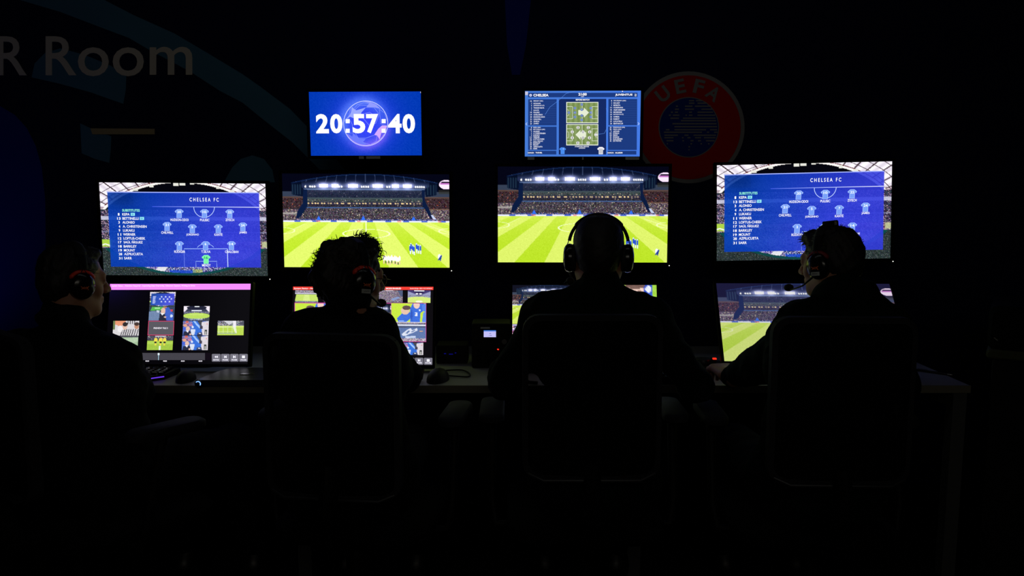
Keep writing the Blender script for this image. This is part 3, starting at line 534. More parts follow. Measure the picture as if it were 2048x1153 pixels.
def m1_canvas():
    c = Canvas(((90, 62), (1422, 60), (1391, 819), (47, 819)))
    U, V = uvgrid(64, 36); a = np.zeros((36, 64, 3)); a[:] = (6, 5, 9); a += (np.exp(-(U/.2)**2-(V/.25)**2)*1.0)[..., None]*np.array((8, 4, 34)); a += (soft(U, .4, 1)*1)[..., None]*np.array((8, 8, 8)); c.raster(a)
    c.poly([(90, 62), (1422, 60), (1420, 116), (88, 118)], (238, 138, 250), 1)
    c.text('System Status - Attention Required - Impending Data Overwrite, Unknown Capture, Writing to Drive', 106, 72, 895, 90, (255, 225, 255), .03)
    tile(c, mini(LINEUP_R, 96, 54), 470, 138, 710, 275, -8); tile(c, T_COACH, 462, 277, 702, 408, -8); tile(c, T_REF, 445, 550, 687, 686, -8)
    for x, y in [(578, 182), (616, 182), (652, 184), (562, 202), (597, 204), (634, 204), (670, 202), (576, 228), (613, 228), (652, 228)]: c.disc(x, y, 7, 5, (215, 225, 255), 4); c.rect(x-9, y+7, x+9, y+9, (205, 215, 255), 4)
    for k in range(11): c.rect(497-k*.6, 178+k*6.6, 528-k*.6-(k*7 % 12), 181.5+k*6.6, (200, 212, 255), 4)
    c.poly([(453, 411), (696, 411), (690, 547), (445, 547)], (224, 60, 110), 2); c.poly([(457, 416), (692, 416), (686, 542), (450, 542)], (88, 86, 94), 3); c.text('PREVIEW TILE 3', 503, 472, 637, 487, (245, 240, 250), .03, 5)
    tile(c, T_BOWL, 787, 272, 1031, 410, -5); tile(c, T_BENCH, 780, 412, 1022, 546, -5); tile(c, T_BENCH, 772, 550, 1016, 686, -5)
    tile(c, T_GOAL, 1106, 410, 1353, 546, -5); tile(c, T_STRIPE, 122, 411, 367, 550, -6); tile(c, T_GREEN, 116, 552, 358, 690, -8)
    c.poly([(60, 713), (1022, 713), (1018, 780), (56, 780)], (66, 64, 72), 1); c.rect(985, 713, 1040, 780, (18, 12, 22), 1.5)
    c.rect(541, 714, 558, 734, (225, 235, 240), 3); c.line([(550, 715), (547, 780)], 5, (170, 215, 235), 3)
    for i, x in enumerate((110, 276, 443, 610, 777, 943)): c.text('00:%02d' % (10+i*5), x-17, 784, x+17, 795, (235, 230, 240), .04)
    buttons(c, ((1050, 1132), (1137, 1217), (1222, 1302), (1307, 1388)), 722, 795, ('<<', '<', '>', '#'))
    return c
def m2_canvas():
    c = Canvas(((115, 97), (1485, 80), (1468, 809), (77, 821)))
    U, V = uvgrid(32, 18); a = np.zeros((18, 32, 3)); a[:] = (14, 12, 16); c.raster(a)
    c.poly([(115, 97), (1485, 80), (1484, 108), (114, 126)], (238, 62, 52), 1)
    c.text('System Status - Attention Required', 122, 104, 470, 122, (255, 225, 225), .03); c.text('PRIVACY MODE ENABLED', 935, 94, 1167, 109, (255, 240, 240), .035); c.text('Stamford Bridge - 2021-11-23 19:57:40:10', 1253, 92, 1470, 105, (255, 215, 215), .03)
    tile(c, T_PITCH, 135, 128, 358, 240, -3); c.rect(404, 124, 410, 222, (190, 70, 170), 2); tile(c, T_BOWL, 412, 124, 640, 236); tile(c, T_CROWD, 680, 120, 905, 232); tile(c, T_CROWD, 950, 117, 1182, 231, -2); tile(c, T_NIGHT, 1233, 113, 1456, 229, -3)
    c.poly([(127, 243), (1412, 231), (1408, 591), (120, 596)], (206, 70, 160), 1.5); tile(c, T_PLAYER, 132, 248, 470, 420); tile(c, T_FLAG, 130, 424, 470, 588); tile(c, mini(WIDE, 96, 54), 474, 244, 770, 588); tile(c, T_CROWD, 774, 240, 900, 588)
    tile(c, mini(WIDE, 90, 40), 902, 240, 1066, 588); tile(c, T_PLAYER, 1069, 236, 1408, 410); tile(c, T_FLAG, 1069, 412, 1405, 587); c.rect(1069, 408, 1406, 413, (230, 225, 240), 3)
    for x0, x1, t in ((130, 350, T_GOAL), (380, 600, T_REF), (630, 880, T_COACH), (905, 1130, T_BOWL), (1140, 1380, T_BENCH)): tile(c, t, x0, 598, x1, 712, -2)
    c.rect(110, 722, 1190, 800, (60, 58, 66), 1)
    buttons(c, ((1120, 1202), (1208, 1290), (1296, 1378), (1384, 1470)), 738, 802, ('<<', '<', '>', '#'))
    return c
def m3_canvas():
    c = Canvas(); c.raster(np.zeros((4, 4, 3))+8.)
    W2 = WIDE.copy(); W2 = W2*.9+14
    c.raster(mini(W2, 150, 84), (0, 0, .5, .485), 1); c.raster(mini(T_FACE, 60, 34), (.502, 0, 1, .485), 1)
    c.raster(mini(T_CROWD*1.3, 80, 44), (0, .51, .5, 1), 1); c.raster(T_PLAYER, (.502, .51, 1, 1), 1); c.rect(0, .49, 1, .507, (190, 180, 225), 1)
    return c
def wide_canvas(k=1.0, b=(0, 0, 0)):
    c = Canvas(); c.raster(WIDE*k+np.array(b)*(1-WIDE/255)); return c
PIC = {}
for nme, fn in (('lineup', lineup_canvas), ('clock', clock_canvas), ('sheet', sheet_canvas), ('wide', wide_canvas), ('wide_bright', lambda: wide_canvas(1.03, (0, 0, 0))), ('wide_dim', lambda: wide_canvas(.86, (22, 20, 40))), ('m1', m1_canvas), ('m2', m2_canvas), ('m3', m3_canvas)): PIC[nme] = fn().mesh('screen_picture')
# ---------------------------------------------------------------- the room
WY = 3.80
def struct(name, mb, m): return tag(mb.build(name, m), kind='structure')
struct('floor', MB().box((-3.2, -1.6, -0.1), (3.2, WY+.1, 0)), M['floor'])
struct('ceiling', MB().box((-3.2, -1.6, 2.8), (3.2, WY+.1, 2.9)), M['ceil'])
struct('wall_back', MB().box((-3.2, WY, 0), (3.2, WY+.1, 2.8)), M['wall'])
struct('wall_left', MB().box((-3.3, -1.6, 0), (-3.2, WY+.1, 2.8)), M['wall'])
struct('wall_right', MB().box((3.2, -1.6, 0), (3.3, WY+.1, 2.8)), M['wall'])
struct('wall_rear', MB().box((-3.2, -1.7, 0), (3.2, -1.6, 2.8)), M['ceil'])
def wpt(px, py, dy=0.0):
    p = at(px, py, WY); return (p.x, p.z)
def vinyl(name, pts, m, parent, th=0.003, y=WY, smoothen=False):
    return MB().prism([wpt(*p) for p in pts], y-th, y).build(name, m, parent)
mural = thing('wall_mural', 'teal and blue curved shapes printed across the dark back wall above the left displays', 'mural')
vinyl('swoosh', [(40, 0), (121, 24), (194, 52), (258, 76), (304, 103), (380, 143), (440, 182), (486, 206), (520, 234), (585, 285), (640, 340), (690, 340), (640, 280), (580, 218), (520, 173), (486, 149), (425, 112), (349, 67), (267, 30), (209, 0), (150, -40), (-60, -40)], M['teal'], mural)
vinyl('round_shape', [(64, 155), (70, 127), (91, 106), (121, 97), (167, 109), (219, 130), (253, 152), (252, 180), (247, 208), (182, 185), (121, 168)], M['teal'], mural)
vinyl('square_shape', [(161, 247), (182, 257), (223, 273), (222, 300), (219, 326), (190, 318), (164, 307)], M['teal'], mural)
vinyl('dome_shape', [(448, 365), (465, 335), (482, 318), (505, 311), (528, 318), (545, 340), (550, 365)], M['teal'], mural)
vinyl('blue_field', [(-120, 190), (-40, 200), (0, 212), (30, 230), (54, 256), (72, 292), (84, 335), (91, 400), (92, 480), (90, 600), (86, 800), (-120, 800)], M['wallblue'], mural)
vinyl('blue_beam', [(1008, -40), (1066, -40), (1052, 90), (1040, 150), (1024, 150), (1014, 90)], M['wallblue'], mural)
vinyl('beige_strip', [(182, 257), (310, 258), (310, 269), (186, 269)], M['bar'], mural, 0.006)
def wall_text(mb, s, x0, y0, x1, y1, th, y=WY, bold=0.0, rot=0.0, ctr=None):
    v, f, a = glyphs(s, bold)
    for k, yy in ((0, y-th),):
        pts = []
        for u, vv in v:
            px, py = x0+u*(x1-x0), y0+vv*(y1-y0)
            if ctr: 
                dx, dy = px-ctr[0], py-ctr[1]; px = ctr[0]+dx*math.cos(rot)-dy*math.sin(rot); py = ctr[1]+dx*math.sin(rot)+dy*math.cos(rot)
            q = wpt(px, py); pts.append((q[0], yy, q[1]))
        mb.add(pts, f)
lt = thing('wall_lettering', 'large pale lettering on the upper left of the dark back wall', 'sign')
for ch, x0, y0, x1, y1 in (('V', -118, 73, -52, 151), ('A', -52, 73, 14-22, 151), ('R', -4, 73, 54.6, 151), ('R', 92.6, 73, 154, 151), ('o', 157, 95, 218.5, 153), ('o', 226.5, 95, 288.5, 153), ('m', 300.5, 94, 385.5, 150)):
    mb = MB(); wall_text(mb, ch, x0, y0, x1, y1, 0.004, bold=0.006); o = mb.build('letter', M['letter'], lt)
    sd = o.modifiers.new('s', 'SOLIDIFY'); sd.thickness = 0.004; sd.offset = 0
def circ(cx, cy, r, n=64): return [(cx+r*math.cos(2*PI*i/n), cy-r*math.sin(2*PI*i/n)) for i in range(n)]
em = thing('round_wall_emblem', 'round red and silver emblem with a striped blue map on the back wall', 'emblem')
ec = (1377, 255)
vinyl('outer_ring', circ(*ec, 112), M['emgrey'], em, 0.003); vinyl('red_field', circ(*ec, 104), M['emred'], em, 0.005)
vinyl('inner_ring', circ(*ec, 60.5), M['emgrey'], em, 0.007); vinyl('blue_field', circ(*ec, 58.5), M['emblue'], em, 0.009)
mb = MB()
for ch, a in (('U', -38), ('E', -12), ('F', 14), ('A', 36)):
    cy = ec[1]-84; wd = 25 if ch in 'UA' else 20
    wall_text(mb, ch, ec[0]-wd/2, cy-14, ec[0]+wd/2, cy+14.5, 0.008, bold=0.03, rot=math.radians(a), ctr=ec)
o = mb.build('lettering', M['emgrey'], em)
mb = MB()
ROWS = [(-53, [(0, 10), (14, 26)]), (-48, [(0, 11), (17, 36)]), (-42, [(-26, -22), (-8, 7), (12, 44)]), (-36, [(-28, -20), (-8, 10), (25, 46)]), (-30, [(-36, -32), (-28, -22), (0, 6), (17, 48)]), (-24, [(-40, -36), (-32, -19), (-7, -4), (0, 7), (17, 52)]),
        (-18, [(-37, -20), (-12, 53)]), (-13, [(-16, 54)]), (-7, [(-33, 55)]), (-1, [(-29, 56)]), (5, [(-46, -39), (-29, 34), (42, 56)]), (10, [(-50, 26), (36, 40), (50, 57)]), (16, [(-49, -22), (-9, -1), (9, 54)]), (21, [(-49, -31), (-14, -11), (-3, 3), (12, 24), (30, 53)]), (27, [(-45, -31), (-13, -10), (3, 9), (18, 24), (34, 51)]), (33, [(-44, -42), (3, 6), (23, 26), (38, 41)]), (39, [(-1, 2)]), (45, [(-1, 1)])]
for dy, segs in ROWS:
    for a, b_ in segs:
        q = [wpt(ec[0]+a, ec[1]+dy-1.3), wpt(ec[0]+b_, ec[1]+dy-1.3), wpt(ec[0]+b_, ec[1]+dy+1.3), wpt(ec[0]+a, ec[1]+dy+1.3)]
        mb.prism(q, WY-0.010, WY-0.009)
mb.build('map_stripes', M['emgrey'], em)
# ---------------------------------------------------------------- the desk
DZ = 0.72; DF = 2.84
dk = thing('long_desk', 'long grey laminate desk running under all the monitors', 'desk', (0, 3.2, 0))
o_ = (0, 3.2, 0)
MB().box((-2.05, DF+.004, DZ-.025), (1.622, 3.56, DZ), b=0).build('desk_top', M['desk'], dk, org=o_)
MB().box((-2.05, DF, DZ-.027), (1.626, DF+.004, DZ)).build('edge_band', M['deskedge'], dk, org=o_)
for x in (-2.02, -.78, .42, 1.572):
    for y in (DF+.01, 3.48): MB().box((x, y, 0), (x+.048, y+.048, DZ-.027)).build('leg', M['leg'], dk, org=o_)
    if x in (-2.02, 1.572): MB().box((x, DF+.058, DZ-.087), (x+.048, 3.48, DZ-.027)).build('side_rail', M['leg'], dk, org=o_)
MB().box((-1.97, 3.49, .28), (1.57, 3.505, DZ-.03)).build('modesty_panel', M['black'], dk, org=o_)
# ---------------------------------------------------------------- displays
def rotm(yaw, pit, rol): return Matrix.Rotation(math.radians(yaw), 4, 'Z') @ Matrix.Rotation(math.radians(pit), 4, 'X') @ Matrix.Rotation(math.radians(rol), 4, 'Y')
def display(name, label, cat, pos, yaw, pit, rol, w, pic, mount, bez=0.012, chin=0.016, led='corner', group=None, stickers=()):
    h = w*9/16; base = (pos[0], pos[1], 0)
    if mount == 'wall': base = (pos[0], WY-.02, pos[2])
    if mount == 'desk': base = (pos[0], pos[1]+.12, DZ)
    t = thing(name, label, cat, base, group=group)
    T = Matrix.Translation(Vector(pos)-Vector(base)) @ rotm(yaw, pit, rol)
    x0, x1, z0, z1 = -w/2-bez, w/2+bez, -h/2-chin, h/2+bez
    mb = MB(); outer = rrect(0, (z0+z1)/2, x1-x0, z1-z0, .006)
    mb.loft([[(p[0], y, p[1]) for p in outer] for y in (.004, .026)], T); mb.box((-w*.36, .026, -h*.36), (w*.36, .052, h*.34), T, b=.02)
    mb.build('housing', M['black'], t)
    mb = MB()
    for a in (((x0, -.004, h/2), (x1, .004, z1)), ((x0, -.004, z0), (x1, .004, -h/2)), ((x0, -.004, -h/2), (-w/2, .004, h/2)), ((w/2, -.004, -h/2), (x1, .004, h/2))): mb.box(a[0], a[1], T)
    mb.build('bezel', M['bezel'], t)
    o = bpy.data.objects.new('screen', PIC[pic]); C.objects.link(o); o.parent = t; o.matrix_local = T @ Matrix.Translation((0, .0035, 0)) @ Matrix.Diagonal((w, w, w, 1))
    if led: MB().ball((x1-.0035, -.0045, z0+.0035) if led == 'corner' else led, .0022, 10, 6, T).build('power_light', M['led'] if led == 'corner' else M['ledblue'], t)
    for (sx, sw_) in stickers:
        MB().box((sx, -.0052, -h/2-.0135), (sx+sw_, -.004, -h/2-.0025), T).build('label_sticker', M['sticker'], t)
    P = T.translation
    if mount == 'wall':
        mb = MB(); mb.box((-.1, 0, -.1), (.1, .02, .1)); mb.build('wall_plate', M['black'], t)
        d = T @ Vector((0, .05, 0)); MB().tube([(0, .0, 0), ((d.x)*.5+.0, d.y*.5, d.z*.5), tuple(d)], .018, 10).build('mount_arm', M['black'], t)
    else:
        mb = MB(); ft = rrect(0, 0, .22, .16, .03)
        mb.loft([[(p[0], p[1], z) for p in ft] for z in (0, .01)]); mb.build('foot', M['black'], t)
        d = T @ Vector((0, .05, 0)); MB().tube([(0, .02, .01), (0, .03, d.z*.6), (d.x, d.y, d.z)], [.022, .02, .016], 10).build('stand_neck', M['black'], t)
    return t
display('wall_display', 'small wall display showing a large white clock time over a blue glowing ball', 'screen', (-.6023, 3.43, 1.6767), -.43, .34, -.18, .4601, 'clock', 'wall', .012, .013, led=None, stickers=((.0, .058), (-.03, .02)))
display('wall_display', 'small wall display showing two team lists and two green pitch diagrams', 'screen', (.2898, 3.43, 1.6766), -2.17, -.38, .07, .4735, 'sheet', 'wall', .012, .013, led=None, stickers=((-.225, .028), (.178, .056), (.0, .006)))
display('television', 'large television with the blue line-up graphic above the pink-barred monitor', 'television', (-1.3699, 3.43, 1.2412), .99, -.15, .47, .6873, 'lineup', 'wall', .012, .016)
display('television', 'large television showing the floodlit pitch directly under the clock display', 'television', (-.6078, 3.43, 1.2775), .85, -.54, .29, .6925, 'wide_bright', 'wall', .012, .016)
display('television', 'large television showing the floodlit pitch behind the short-haired person in ear defenders', 'television', (.2952, 3.43, 1.3032), -.65, -1.35, .02, .7086, 'wide', 'wall', .012, .016)
display('television', 'large television with the blue line-up graphic beside the round wall emblem', 'television', (1.2141, 3.43, 1.3161), -4.28, -2.28, -1.22, .7111, 'lineup', 'wall', .012, .016)
display('desk_monitor', 'desk monitor with a pink status bar and small picture tiles', 'monitor', (-1.2742, 3.09, .9000), -1.18, -13.76, -.22, .5474, 'm1', 'desk', .008, .010, led=None)
display('desk_monitor', 'desk monitor with a red status bar half hidden by the curly-haired person', 'monitor', (-.5719, 3.09, .8920), 1.2, -16.0, .23, .5388, 'm2', 'desk', .008, .012, led=(.285, -.006, -.165))
display('desk_monitor', 'desk monitor split in four behind the shoulders of the short-haired person', 'monitor', (.2784, 3.09, .8946), -.8, -16.5, -.1, .5541, 'm3', 'desk', .008, .012, led=(.292, -.006, -.168))
display('desk_monitor', 'steeply tilted desk monitor showing the pitch in front of the person facing left', 'monitor', (1.1223, 3.06, .9135), -6.59, -44.79, -.71, .6586, 'wide_dim', 'desk', .010, .012, led=None)
# ---------------------------------------------------------------- things on the desk
def desk_thing(name, label, cat, px, py, rz=0.0, group=None, z=DZ):
    p = atz(px, py, z); return thing(name, label, cat, (p.x, p.y, z), rz, group)
k = desk_thing('gaming_keyboard', 'black keyboard with a purple light strip in front of the pink-barred monitor', 'keyboard', 236, 757, 0.03)
MB().loft([[(p[0], p[1], z) for p in [(-.2, -.062), (.14, -.062), (.18, -.03), (.2, .075), (-.2, .075)]] for z in (0, .02)]).build('base', M['black'], k)
mb = MB()
for r in range(5):
    for c_ in range(15):
        x = -.185+c_*.0245; y = -.035+r*.0215; mb.add([(x, y, .02), (x+.02, y, .02), (x+.02, y+.018, .02), (x, y+.018, .02), (x+.003, y+.003, .028), (x+.017, y+.003, .028), (x+.017, y+.015, .028), (x+.003, y+.015, .028)], [(4, 5, 6, 7), (0, 1, 5, 4), (1, 2, 6, 5), (2, 3, 7, 6), (3, 0, 4, 7)])
mb.build('keys', M['gloss'], k)
MB().tube([(-.02, -.062, .012), (.139, -.063, .012), (.18, -.031, .012)], .0022, 6).build('light_strip', M['purple'], k)
def mouse(name, label, px, py, rz, s=1.0):
    t = desk_thing(name, label, 'mouse', px, py, rz); T = Matrix.Diagonal((s, s, s, 1))
    rings = []
    for i in range(9):
        a = i/8*PI/2; rings.append([((.034*math.cos(q))*math.cos(a*.98)+0, (.058*math.sin(q))*math.cos(a*.98), .038*math.sin(a)) for q in np.linspace(0, 2*PI, 21)[:-1]])
    MB().loft(rings, T).build('shell', M['mouseshell'], t, True)
    MB().tube([(0, .022, .031), (0, .04, .025)], .005, 8, T).build('scroll_wheel', M['rubber'], t)
    return t
mouse('computer_mouse', 'black computer mouse between the keyboard and the flat dark console', 372, 761, .1)
mouse('computer_mouse', 'black computer mouse beside the looped cable', 876, 761, -.2, 1.15)
k = desk_thing('flat_console', 'flat dark console with a glowing round power button at its front corner', 'console', 462, 774)
MB().loft([[(p[0], p[1], z) for p in [(-.108, 0.0), (.11, 0.0), (.125, .02), (.12, .19), (.04, .2), (-.06, .2), (-.09, .15), (-.118, .02)]] for z in (.001, .02, .024)]).build('case', M['laptop'], k)
mb = MB(); T0 = Matrix.Translation((-.112, -.003, .0125)) @ Matrix.Rotation(PI/2, 4, 'X')
MB().lathe([(.013, -.004), (.014, .003), (.011, .006)], 20, T0).build('button_housing', M['gloss'], k)
MB().tube([(-.112+.0085*math.cos(a), -.0095, .0125+.0085*math.sin(a)) for a in np.linspace(-.6, 2.4, 14)], .0018, 6).build('ring_light', M['ring'], k)
MB().box((.005, .08, .024), (.055, .1, .026)).build('badge', M['chrome'], k)
# looped cable, head cable
def cable(name, label, pts, r=.004, m='rubber', cat='cable'):
    cr = [Vector(p) for p in pts]; out = []
    for i in range(len(cr)-1):
        p0, p1, p2, p3 = cr[max(i-1, 0)], cr[i], cr[i+1], cr[min(i+2, len(cr)-1)]
        for s_ in range(6):
            t = s_/6; out.append(.5*((2*p1)+(p2-p0)*t+(2*p0-5*p1+4*p2-p3)*t*t+(3*p1-p0-3*p2+p3)*t**3))
    out.append(cr[-1]); c0 = out[0].copy()
    return tag(MB().tube(out, r, 8).build(name, M[m], org=tuple(c0), smooth=True), label, cat)
def dz(px, py, z=DZ): p = atz(px, py, z); return (p.x, p.y, z)
cable('looped_cable', 'thin black cable looped flat on the desk beside the mouse', [dz(898, 752, DZ+.005), dz(910, 753, DZ+.005), dz(936, 754, DZ+.005), dz(939, 748, DZ+.006), dz(925, 741, DZ+.006), dz(900, 741, DZ+.006), dz(886, 742, DZ+.006), dz(878, 740, DZ+.01)], .003)
cable('console_cable', 'thin black cable on the desk behind the short-haired person\'s left elbow', [dz(1040, 752, DZ+.005), dz(1048, 758, DZ+.005), dz(1058, 764, DZ+.005), dz(1075, 766, DZ+.005)], .005)
cable('headset_cable', 'curved black cable on the desk beside the forearm of the person facing left', [dz(1538, 752, DZ+.004), dz(1544, 758, DZ+.006), dz(1544, 768, DZ+.004), (atz(1545, 771, DZ).x, DF-.006, DZ+.001), (atz(1545, 771, DZ).x, DF-.012, DZ-.12), (atz(1560, 771, DZ).x, DF-.02, DZ-.3)], .0035)
p0 = at(176, 430, 3.5)
cable('coiled_cable', 'black coiled cable hanging on the wall beside the leftmost television', [(p0.x+.018*math.cos(i*1.05), WY-.024+.018*math.sin(i*1.05), p0.z+.13-i*.0045) for i in range(70)], .004)
# intercom panel with a little lit display
p = at(982, 700, 3.12)
k = thing('intercom_panel', 'black intercom panel with a small lit lavender display behind the desk cable', 'intercom', (p.x, 3.12, DZ))
hz = at(980, 650, 3.12).z-DZ
MB().box((-.075, 0, 0), (.075, .12, hz+.004), b=.008).build('case', M['black'], k)
q0 = at(967.5, 661, 3.118); q1 = at(992, 674.5, 3.118)
MB().box((q0.x-p.x-.004, -.004, q1.z-DZ-.004), (q1.x-p.x+.004, 0, q0.z-DZ+.004)).build('display_frame', M['gloss'], k)
MB().box((q0.x-p.x, -.006, q1.z-DZ), (q1.x-p.x, -.004, q0.z-DZ-.004)).build('display', emis('lavender_display', (196, 192, 250)), k)
MB().box((q0.x-p.x, -.006, q0.z-DZ-.004), (q1.x-p.x, -.004, q0.z-DZ)).build('display_header', emis('blue_display_bar', (60, 120, 220)), k)
mb = MB(); wd = q1.x-q0.x
for u0, v0, u1, v1 in ((.45, .3, .6, .38), (.42, .62, .46, .7), (.5, .62, .66, .7), (.85, .2, .89, .24)): mb.box((q0.x-p.x+wd*u0, -.0065, q0.z-DZ-.004-.024*v1), (q0.x-p.x+wd*u1, -.006, q0.z-DZ-.004-.024*v0))
mb.build('display_text', emis('dim_text', (110, 110, 170)), k)
q2 = at(961, 656.5, 3.118); MB().box((q2.x-p.x, -.002, q2.z-DZ-.003), (q2.x-p.x+.036, 0, q2.z-DZ+.003)).build('label_strip', M['sticker'], k)
q3 = at(996, 699.5, 3.118); MB().box((q3.x-p.x-.0035, -.003, q3.z-DZ-.002), (q3.x-p.x+.0035, 0, q3.z-DZ+.002)).build('red_light', M['ledred'], k)
mb = MB()
for i in range(4):
    for j in range(3): mb.box((-.055+i*.03, -.004, .02+j*.02), (-.035+i*.03, 0, .034+j*.02))
mb.build('buttons', M['bezel'], k)
MB().tube([(.05, 0, .1), (.052, -.03, .11)], .01, 10).build('volume_knob', M['gloss'], k, True)
# small box with blue glints
p = at(900, 706, 3.2)
k = thing('network_box', 'small black box with faint blue lights right of the red-barred monitor', 'network box', (p.x, 3.2, DZ))
MB().box((-.055, 0, 0), (.07, .1, p.z-DZ+.03), b=.006).build('case', M['black'], k)
q0 = at(889, 708, 3.198)
for qx, qy, ww in ((890, 708, .008), (902, 709, .016), (911, 706.5, .006)):
    q = at(qx, qy, 3.198); MB().box((q.x-p.x-ww/2, -.003, q.z-DZ-.0015), (q.x-p.x+ww/2, 0, q.z-DZ+.0015)).build('blue_light', M['dimblue'], k)
# review controllers
def controller(label, px, py, rz=0):
    t = desk_thing('jog_controller', label, 'controller', px, py, rz)
    MB().box((-.11, -.02, 0), (.11, .1, .03), b=.006).build('case', M['black'], t)
    MB().lathe([(.032, 0), (.034, .012), (.03, .02), (.012, .022)], 24, Matrix.Translation((-.04, .04, .03))).build('jog_wheel', M['grey'], t, True)
    for i in range(5): MB().box((.005+i*.02, .0, .03), (.02+i*.02, .015, .035)).build('button', M['rubber'], t)
    return t
t = controller('low black jog controller under the hand of the person facing left', 1432, 748)
q = at(1427, 716.2, t.location.y+.02)
MB().box((q.x-t.location.x-.007, .0, .03), (q.x-t.location.x+.007, .04, q.z-DZ-.0025)).build('raised_key', M['black'], t)
MB().box((q.x-t.location.x-.0065, -.002, q.z-DZ-.0022), (q.x-t.location.x+.0065, .01, q.z-DZ+.0022)).build('red_light', M['ledred'], t)
t = controller('black jog controller with a tiny red display by the right arm of the short-haired person', 1296, 768)
p = t.location; mb = MB()
MB().box((-.03, .06, .0), (.05, .085, .115), b=.006).build('display_housing', M['black'], t)
for i in range(5):
    q = at(1312-i*.0, 717+i*2.1, p.y+.055); mb.box((q.x-p.x-.0005-i*.0011, .055, q.z-DZ-.0009), (q.x-p.x+.001, .06, q.z-DZ+.0009))
mb.build('red_bars', M['redbar'], t)
mb = MB()
for j in range(5): mb.box((-.045, -.022, .004+j*.0055), (.01, -.0195, .0062+j*.0055))
mb.build('speaker_grille', M['grey'], t)
p = atz(1866, 745, DZ+.005)
k = thing('ballpoint_pen', 'black pen with a shiny tip lying on the bare right end of the desk', 'pen', (p.x, p.y, DZ+.005), -.75)
MB().tube([(-.06, 0, 0), (.05, 0, 0)], .0045, 10).build('barrel', M['gloss'], k, True); MB().tube([(.05, 0, 0), (.062, 0, 0), (.068, 0, 0)], [.0045, .003, .001], 10).build('tip', M['chrome'], k, True); MB().box((-.055, -.001, .0045), (-.02, .001, .007)).build('clip', M['chrome'], k)
p = atz(835, 762, DZ)
k = thing('upright_phone', 'small dark handset standing against the desk edge by the curly-haired person\'s elbow', 'phone', (p.x, p.y, DZ+.003), -.5)
Tn = Matrix.Rotation(-.35, 4, 'X'); MB().box((-.016, 0, .0), (.016, .008, .045), Tn, b=.006).build('body', M['black'], k); MB().box((.0162, 0, .004), (.0175, .006, .042), Tn).build('metal_edge', M['chrome'], k)
p = atz(492, 741, DZ)
k = thing('silver_stylus', 'thin silver stylus leaning behind the flat dark console', 'stylus', (p.x, p.y, DZ))
a = at(493, 733, p.y); b_ = at(504, 729, p.y+.01); MB().tube([(0, 0, .002), tuple(a-p+Vector((0, 0, 0))), tuple(b_-p)], .0014, 6).build('shaft', M['black'], k); MB().tube([tuple(a-p), tuple(b_-p)], .0016, 6).build('tip', M['chrome'], k)
q = at(1973, 690, 2.8); zt = at(1990, 668, 2.8).z; zb = at(1990, 716, 2.8).z
k = thing('equipment_bag', 'dark rounded bag with an olive lower edge at the right edge of the frame', 'bag', (q.x, q.y, zb-.002), -.56)
fc = thing('flight_case', 'tall black equipment case beyond the right end of the desk', 'case', (q.x, q.y, 0), -.56)
MB().box((.02, .01, .04), (.62, .40, zb-.004), b=.01).build('body', M['black'], fc)
for cx_ in (.08, .56):
    for cy_ in (.06, .35): MB().ball((cx_, cy_, .022), .022, 12, 8).build('caster', M['rubber'], fc)
MB().box((0, 0, .0), (.56, .36, .032), b=.014).build('lower_edge', M['olive'], k); MB().box((.0, .005, .03), (.55, .35, zt-zb+.1), b=.03).build('upper_body', M['jacket'], k)
MB().tube([(.02, -.002, .075), (.032, -.003, .066)], .0025, 6).build('zip_pull', M['chrome'], k)
